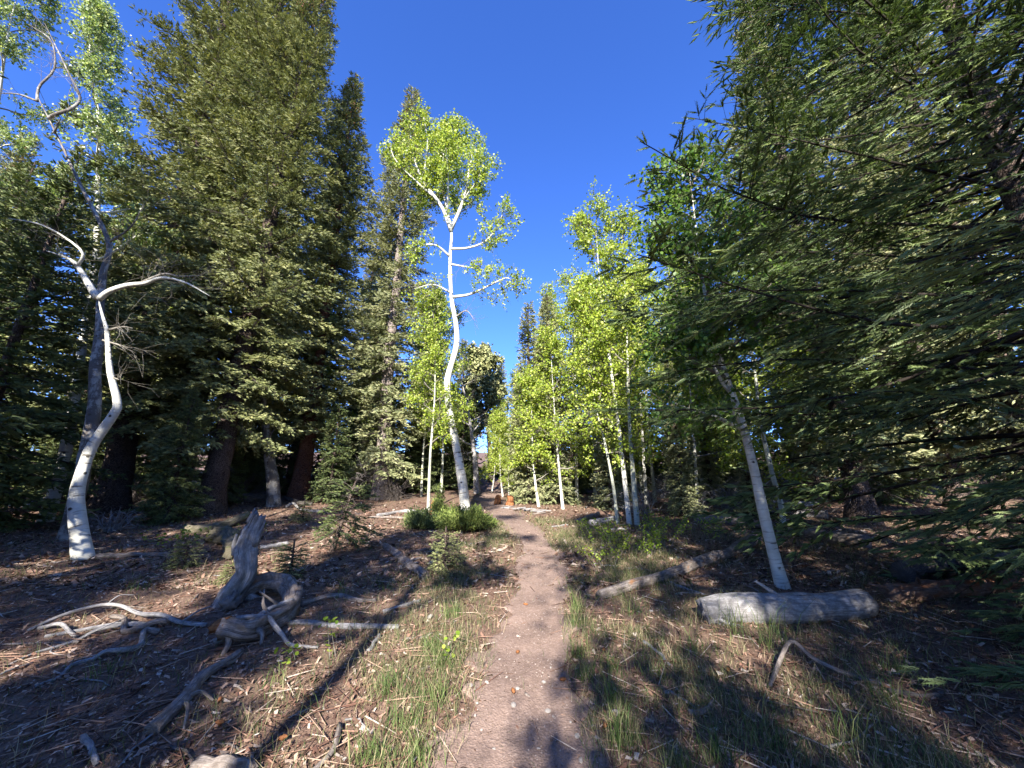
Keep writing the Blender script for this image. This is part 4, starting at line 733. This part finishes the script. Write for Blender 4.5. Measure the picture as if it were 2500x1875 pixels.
# ------------------------------------------------------------------ shrubs and saplings
def juniper(name, seed, w_, h_, n, loc, label, mat='fresh', ln=.06):
    r = np.random.RandomState(seed); root = thing(name, loc, label, 'shrub')
    a = r.uniform(0, 6.283, n); q = np.sqrt(r.rand(n)); tip = np.stack([np.cos(a)*q*w_[0], np.sin(a)*q*w_[1], h_*(1-.65*q**2)*r.uniform(.6, 1.1, n)*(.7+.6*vnoise(np.cos(a)*q*3+9, np.sin(a)*q*3, seed))], 1)
    b = tip*np.array([.35, .35, 0])+np.array([0, 0, .0]); s = np.linspace(0, 1, 4)[None, :, None]
    P = b[:, None]*(1-s)+tip[:, None]*s; P[:, 1:3, 2] -= .04; ac = Acc(); V, Q, uv = tubes_batch(P, np.array([[.009, .006, .004, .002]])*np.ones((n, 1)), 3); ac.add(V, [Q], uv); obj('stems', ac.mesh('stems', M['twig']), root, 'stuff')
    k = np.repeat(np.arange(n), 26); f = r.uniform(.35, 1.05, len(k))[:, None]; O = P[k, 0]*(1-f)+P[k, 3]*f+r.normal(0, .035, (len(k), 3)); O[:, 2] = np.maximum(O[:, 2], .01)
    D = unit(unit(P[k, 3]-P[k, 0])+r.normal(0, .55, (len(k), 3))+np.array([0, 0, .3])); S = unit(np.cross(D, r.normal(0, 1, (len(k), 3)))); l = r.uniform(.6, 1.3, len(k))*ln
    V, fc = stamp(DIAM, DIAM_F, O, D, S, l, l*.4); obj('crown', mesh('crown', V, [fc], M[mat]), root, 'stuff'); return root
juniper('juniper_shrub', 1, (.72, .55), .42, 300, at(-1.05, 8.95), 'low spreading bright green juniper at the foot of the white aspen')
juniper('juniper_shrub', 2, (.42, .4), .42, 130, at(-1.95, 8.9), 'darker green juniper clump beside the spreading juniper', 'juniper_dark')
juniper('juniper_shrub', 3, (.22, .22), .75, 60, at(-1.9, 10.6), 'upright leafy young bush behind the spreading juniper')
SP = conifer('spruce_sapling', 201, .6, .26, .03, at(-.92, 5.72), 'tiny spruce sapling with a pointed leader in the grass left of the trail', needle='spruce', r0=.01, gap=.02, lat=.035, sh=.03, shoot=(.03, .05), width=.22, cones=False, lowdead=0, cat='sapling', prof=.9)
copy_tree(SP, at(-2.9, 5.5), 1.2, .8, 'dark little spruce sapling in front of the small leaning fir')
copy_tree(SP, at(-3.6, 5.4), 2.2, .5, 'tiny dark spruce seedling beside the splintered stump')
copy_tree(SP, at(-4.7, 6.0), 2.2, .75, 'small spruce seedling between the pole and the mossy log')
copy_tree(SP, at(-3.75, 8.4), 3.1, .6, 'tiny spruce seedling on the sunlit red litter')
FS = conifer('fir_sapling', 202, 1.15, .52, .32, at(-3.0, 6.9), 'small dark fir with bare crooked stem leaning on the red litter', needle='spruce_dark', r0=.026, gap=.036, lat=.07, sh=.045, shoot=(.05, .08), width=.25, cones=False, lowdead=8, cat='sapling', prof=.5, lean=(.28, 0), droop=.5)
copy_tree(SP, at(-5.1, 9.9), 3.1, .9, 'small spruce sapling in front of the grey snag')
def sprig(seed, x, y, h, nst, nlf, size, label, spread=.12, mat='sprig', group=None, cat='sapling'):
    r = np.random.RandomState(seed); root = thing('aspen_sprout' if cat == 'sapling' else 'leafy_shrub', at(x, y), label, cat, group); ac = Acc(); O = []
    for i in range(nst):
        a = r.uniform(0, 6.283); hh = h*r.uniform(.6, 1.1); b = r.normal(0, spread*.5, 2)
        P = smooth_path([(b[0], b[1], -.02), (b[0]+math.cos(a)*spread*.4, b[1]+math.sin(a)*spread*.4, hh*.5), (b[0]+math.cos(a)*spread*r.uniform(.5, 1.4), b[1]+math.sin(a)*spread*r.uniform(.5, 1.4), hh)], 8)
        V, Q, uv = tubes_batch(P[None], (.006*(1-.75*np.linspace(0, 1, 8)))[None]*(.6+h*.6), 4); ac.add(V, [Q], uv)
        f = r.uniform(.3, 1., nlf); k = f*7; i0 = np.minimum(k.astype(int), 6); O.append(P[i0]+(P[i0+1]-P[i0])*(k-i0)[:, None]+r.normal(0, size*.8, (nlf, 3)))
    obj('stems', ac.mesh('stems', M['aspen_twig']), root); O = np.vstack(O); K = len(O); D = unit(r.normal(0, 1, (K, 3))*np.array([1, 1, .4])); S = unit(np.cross(D, np.array([0, 0, 1.])+r.normal(0, .5, (K, 3)))); s = size*r.uniform(.7, 1.25, K)
    V, f = stamp(HEXA, HEX_F, O, D, S, s, s); obj('leaves', mesh('leaves', V, [f], M[mat]), root, 'stuff'); return root
sprig(1, -1.43, 3.62, .30, 2, 11, .042, 'yellow-green aspen sprout with round leaves left of the trail'); sprig(2, -1.58, 3.42, .2, 2, 9, .04, 'shorter yellow-green aspen sprout just in front of another')
sprig(3, -.46, 3.58, .22, 2, 10, .034, 'small aspen sprout in the grass strip at the trail edge')
for i, (x, y) in enumerate([(-5.65, 7.55), (-6.3, 7.95), (-6.2, 7.3), (-5.2, 8.2)]): sprig(5+i, x, y, .3, 5, 16, .04, ['green leafy sprouts next to the crumbling mossy log', 'green leafy sprouts in front of the dead twig tangle', 'green leafy sprouts beyond the brown pole', 'green leafy sprouts beside the log with the knob'][i], .2)
for i, (x, y) in enumerate([(1.64, 7.2), (1.9, 6.75), (2.2, 6.6), (1.25, 6.1), (2.55, 7.2), (2.0, 7.6), (1.5, 7.9), (2.9, 8.0), (3.4, 8.3), (3.9, 7.9), (4.4, 8.8), (3.1, 9.0)]):
    sprig(20+i, x, y, .42, 8, 26, .034, 'leafy green shrub clump in the grass before the twin aspens', .26, 'aspen_leaf' if i % 2 else 'sprig', 'leafy shrubs before the twin aspens', 'shrub')
# ------------------------------------------------------------------ stones and cones
def stone_mesh(seed):
    r = np.random.RandomState(seed); import bmesh
    bm = bmesh.new(); bmesh.ops.create_icosphere(bm, subdivisions=2, radius=1)
    sx = r.uniform(.7, 1.2, 3)*np.array([1.1, .9, .6])
    for v in bm.verts:
        c = v.co; k = 1+.35*(float(vnoise(c.x*1.3+seed*5, c.y*1.3+c.z*1.7, seed))-.5)*2*.5; v.co = Vector((c.x*sx[0]*k, c.y*sx[1]*k, c.z*sx[2]*k))
    me = bpy.data.meshes.new('stone'); bm.to_mesh(me); bm.free(); me.materials.append(M['stone']); return me
SM = [stone_mesh(i) for i in range(5)]
for i, (x, y) in enumerate([(.38, 2.7), (.23, 2.93), (.26, 2.88), (-.29, 3.17), (-.23, 2.98), (-.18, 2.73), (.49, 2.67), (.37, 2.52), (-.04, 3.3), (-.18, 3.22), (.23, 3.24), (.04, 3.15), (-.23, 2.85), (.36, 2.82), (.01, 2.96), (-.1, 2.6), (.15, 2.62), (.3, 3.45), (-.1, 3.6), (.05, 2.45)]):
    o = obj('stone', SM[i % 5]); s = .008+.014*rs.rand()**2; o.scale = (s, s, s); o.location = at(x, y, .016+s*.3); o.rotation_euler = (rs.uniform(-.3, .3), rs.uniform(-.3, .3), rs.uniform(0, 6)); tag(o, 'small pale stone lying on the dirt trail', 'stone', 'pale stones on the trail')
for i, (x, y) in enumerate([(1.14, 3.1), (1.22, 2.87), (.65, 2.87), (1.44, 4.45), (1.06, 3.09), (-.82, 4.33)]):
    o = obj('stone', SM[(i+2) % 5]); s = rs.uniform(.016, .026) if i < 5 else .04; o.scale = (s, s, s); o.location = at(x, y, s*.3); o.rotation_euler = (0, 0, rs.uniform(0, 6)); tag(o, 'pale stone lying in the grass right of the trail' if i < 5 else 'blocky pale stone in the grass left of the trail', 'stone', 'stones in the grass' if i < 5 else None)
def cone_mesh():
    V = []; F = []
    for i in range(9):
        z = i/8; r_ = .5*math.sin(math.pi*(.12+.83*z))**.8
        for j in range(8):
            a = j*math.pi/4+i*.4; V.append((z*2-1, math.cos(a)*r_*(1.15 if j % 2 else .8), math.sin(a)*r_*(1.15 if j % 2 else .8)))
    for i in range(8):
        for j in range(8): F.append((i*8+j, i*8+(j+1) % 8, i*8+8+(j+1) % 8, i*8+8+j))
    return mesh('pine_cone', np.array(V), [np.array(F)], M['rot'])
CM = cone_mesh()
for i, (x, y) in enumerate([(.15, 4.75), (.05, 3.75), (.01, 3.1), (.56, 2.75), (.37, 3.24), (-1.75, 2.75), (-1.3, 2.62), (-1.9, 2.95), (1.6, 3.3), (.75, 3.6)]):
    o = obj('spruce_cone', CM); o.scale = (.026,)*3; o.location = at(x, y, .03); o.rotation_euler = (0, rs.uniform(-.2, .2), rs.uniform(0, 6)); tag(o, 'reddish brown spruce cone lying on the dirt trail' if i < 5 else 'reddish brown spruce cone lying in the litter', 'cone', 'cones on the trail' if i < 5 else 'cones in the litter')
# ------------------------------------------------------------------ grass, litter, gravel
def scatter(n, y0, y1, p, seed, fn):
    r = np.random.RandomState(seed); y = y0+(y1-y0)*r.rand(n*3)**p; x = r.uniform(-1, 1, n*3)*(1.36*y+.9)
    k = r.rand(n*3) < fn(x, y); x, y = x[k][:n], y[k][:n]; return x, y, np.random.RandomState(seed+1)
def grass_d(x, y):
    d = trail_d(x, y); n = vnoise(x*1.1+3, y*1.1, 40); n2 = vnoise(x*3.3, y*3.3, 41)
    side = np.exp(-np.clip((np.abs(x-trail_x(y))-trail_w(y)-.55)/np.where(x > trail_x(y), 2.4, .5), 0, 9))
    g = np.clip((n*.6+n2*.4-.36)*3.2, 0, 1)*side+.05
    g = np.where((d > .72) & (d < 1.2), g*.5, g)
    return np.where(d < .72, .006, np.clip(g, 0, 1))*np.where(y > 10, .6, 1)
def blades(x, y, r, hmul, wd, seg=True):
    n = len(x); z = hgt(x, y)-.005; a = r.uniform(0, 6.283, n); tall = vnoise(x*2.2, y*2.2, 44)
    h = (.03+.11*r.rand(n)**1.6)*hmul*(.55+.9*tall); ln = h*r.uniform(.2, .9, n); b = r.uniform(0, 6.283, n); wv = wd*r.uniform(.7, 1.3, n)
    B = np.stack([x, y, z], 1); W = np.stack([np.cos(b)*wv, np.sin(b)*wv, 0*b], 1); Lx = np.stack([np.cos(a)*ln, np.sin(a)*ln, 0*a], 1); Z = np.array([0, 0, 1.])
    if seg:
        V = np.stack([B-W, B+W, B+Lx*.35+Z*(h*.6)[:, None]+W*.75, B+Lx*.35+Z*(h*.6)[:, None]-W*.75, B+Lx+Z*h[:, None]], 1).reshape(-1, 3); k = (np.arange(n)*5)[:, None]
        return V, [k+np.array([[0, 1, 2, 3]]), k+np.array([[3, 2, 4]])]
    V = np.stack([B-W, B+W, B+Lx+Z*h[:, None]], 1).reshape(-1, 3); return V, [(np.arange(n)*3)[:, None]+np.array([[0, 1, 2]])]
ac = Acc()
x, y, r = scatter(52000, 1.7, 5.5, 1.2, 300, grass_d); V, G = blades(x, y, r, 1.0, .0016); ac.add(V, G)
x, y, r = scatter(70000, 5.2, 10., 1.1, 302, grass_d); V, G = blades(x, y, r, 1.15, .003, False); ac.add(V, G)
x, y, r = scatter(22000, 9.5, 16., 1., 304, grass_d); V, G = blades(x, y, r, 1.2, .006, False); ac.add(V, G)
gme = ac.mesh('grass', M['grass'], False); go = obj('grass', gme, None, 'stuff'); tag(go, 'thin mixed green and straw grass along both sides of the trail', 'grass')
def tuft(x, y, n, h, w_, label, seed, group=None):
    r = np.random.RandomState(seed); px = x+r.normal(0, w_, n); py = y+r.normal(0, w_, n); V, G = blades(px, py, r, h, .0022); b = np.array(at(x, y)); V = V-b
    o = obj('grass_tuft', mesh('grass_tuft', V, G, M['tuft'])); o.location = tuple(b); tag(o, label, 'grass tuft', group)
for i, (x, y) in enumerate([(.61, 4.15), (.56, 3.6), (.53, 3.3), (.76, 3.38), (.66, 3.0), (.7, 4.6), (.62, 2.62), (.85, 2.4), (1.1, 2.5)]): tuft(x, y, 80, 1.9, .045, 'fresh green grass tuft at the right edge of the trail', 400+i, 'grass tufts right of the trail')
for i, (x, y) in enumerate([(-.67, 3.7), (-.55, 3.45), (-.5, 3.0), (-.62, 2.75), (-.75, 2.5), (-.5, 2.5), (-.6, 4.4), (-.85, 3.1)]): tuft(x, y, 120, 1.4, .055, 'green grass tuft in the strip along the left trail edge', 420+i, 'grass tufts left of the trail')
for i, (x, y) in enumerate([(-2.99, 3.28), (-1.7, 3.2), (-1.95, 4.9), (-1.5, 5.1), (-4.6, 5.2)]): tuft(x, y, 40, 1.5, .06, 'sparse green grass tuft in the brown litter around the bent log', 440+i, 'grass tufts in the litter')
for i, (x, y) in enumerate([(2.0, 3.95), (1.5, 3.6), (1.2, 4.4), (2.4, 2.9), (1.4, 2.55), (1.9, 2.6), (2.9, 3.3), (1.0, 3.3), (2.2, 3.7)]): tuft(x, y, 55, 2.6, .07, 'tall wispy grass tuft in front of the thick bleached log', 460+i, 'wispy grass tufts before the log')
def chips(x, y, r, s0, s1):
    n = len(x); z = hgt(x, y)+.004+.012*r.rand(n); a = r.uniform(0, 6.283, n); tl = r.normal(0, .35, (n, 2)); s = s0+(s1-s0)*r.rand(n)**2.2; asp = r.uniform(.12, .6, n)
    D = unit(np.stack([np.cos(a), np.sin(a), tl[:, 0]], 1)); S = unit(np.stack([-np.sin(a), np.cos(a), tl[:, 1]], 1)); T = np.array([(-.5, -.5, 0), (.5, -.4, .1), (.55, .4, 0), (-.45, .5, .15)])
    V = np.stack([x, y, z], 1)[:, None]+T[None, :, :1]*(D*s[:, None])[:, None]+T[None, :, 1:2]*(S*(s*asp)[:, None])[:, None]+T[None, :, 2:]*np.array([0, 0, 1.])*s[:, None, None]
    return V.reshape(-1, 3), [(np.arange(n)*4)[:, None]+np.array([[0, 1, 2, 3]])]
lit = lambda x, y: np.clip(.08+(trail_d(x, y)-.45)*1.1, .06, .85)
ac = Acc()
x, y, r = scatter(42000, 1.7, 5.5, 1.25, 310, lit); V, G = chips(x, y, r, .012, .055); ac.add(V, G)
x, y, r = scatter(34000, 5.2, 14., 1.2, 312, lit); V, G = chips(x, y, r, .03, .11); ac.add(V, G)
x, y, r = scatter(5000, 1.7, 9., 1.3, 314, lit); a = r.uniform(0, 6.283, len(x)); l = r.uniform(.06, .32, len(x)); z = hgt(x, y)+.012
P = np.stack([np.stack([x, y, z], 1), np.stack([x+np.cos(a)*l, y+np.sin(a)*l, hgt(x+np.cos(a)*l, y+np.sin(a)*l)+.012+.03*r.rand(len(x))], 1)], 1); V, Q, uv = tubes_batch(P, np.stack([.0035+.003*r.rand(len(x)), .002+0*x], 1), 3); ac.add(V, [Q], uv)
lo = obj('needle_litter', ac.mesh('needle_litter', M['litter'], False), None, 'stuff'); tag(lo, 'brown litter of needles, bark scraps and twigs on the forest floor', 'litter')
r = np.random.RandomState(320); n = 12000; y = 1.8+11*r.rand(n)**1.9; x = trail_x(y)+trail_w(y)*r.normal(0, .62, n); z = hgt(x, y)+.016
OCT = np.array([(1, 0, 0), (0, 1, 0), (-1, 0, 0), (0, -1, 0), (.1, .1, .7), (0, 0, -.6)]); OF = np.array([(0, 1, 4), (1, 2, 4), (2, 3, 4), (3, 0, 4), (1, 0, 5), (2, 1, 5), (3, 2, 5), (0, 3, 5)])
a = r.uniform(0, 6.283, n); D = np.stack([np.cos(a), np.sin(a), r.normal(0, .2, n)], 1); S = np.stack([-np.sin(a), np.cos(a), r.normal(0, .2, n)], 1); s = (.002+.006*r.rand(n)**4)*(1+.1*y)
V, f = stamp(OCT, OF, np.stack([x, y, z], 1), D, S, s, s*r.uniform(.6, 1, n)); g2 = obj('gravel', mesh('gravel', V, [f], M['gravel']), None, 'stuff'); tag(g2, 'fine pale gravel scattered over the dirt trail', 'gravel')
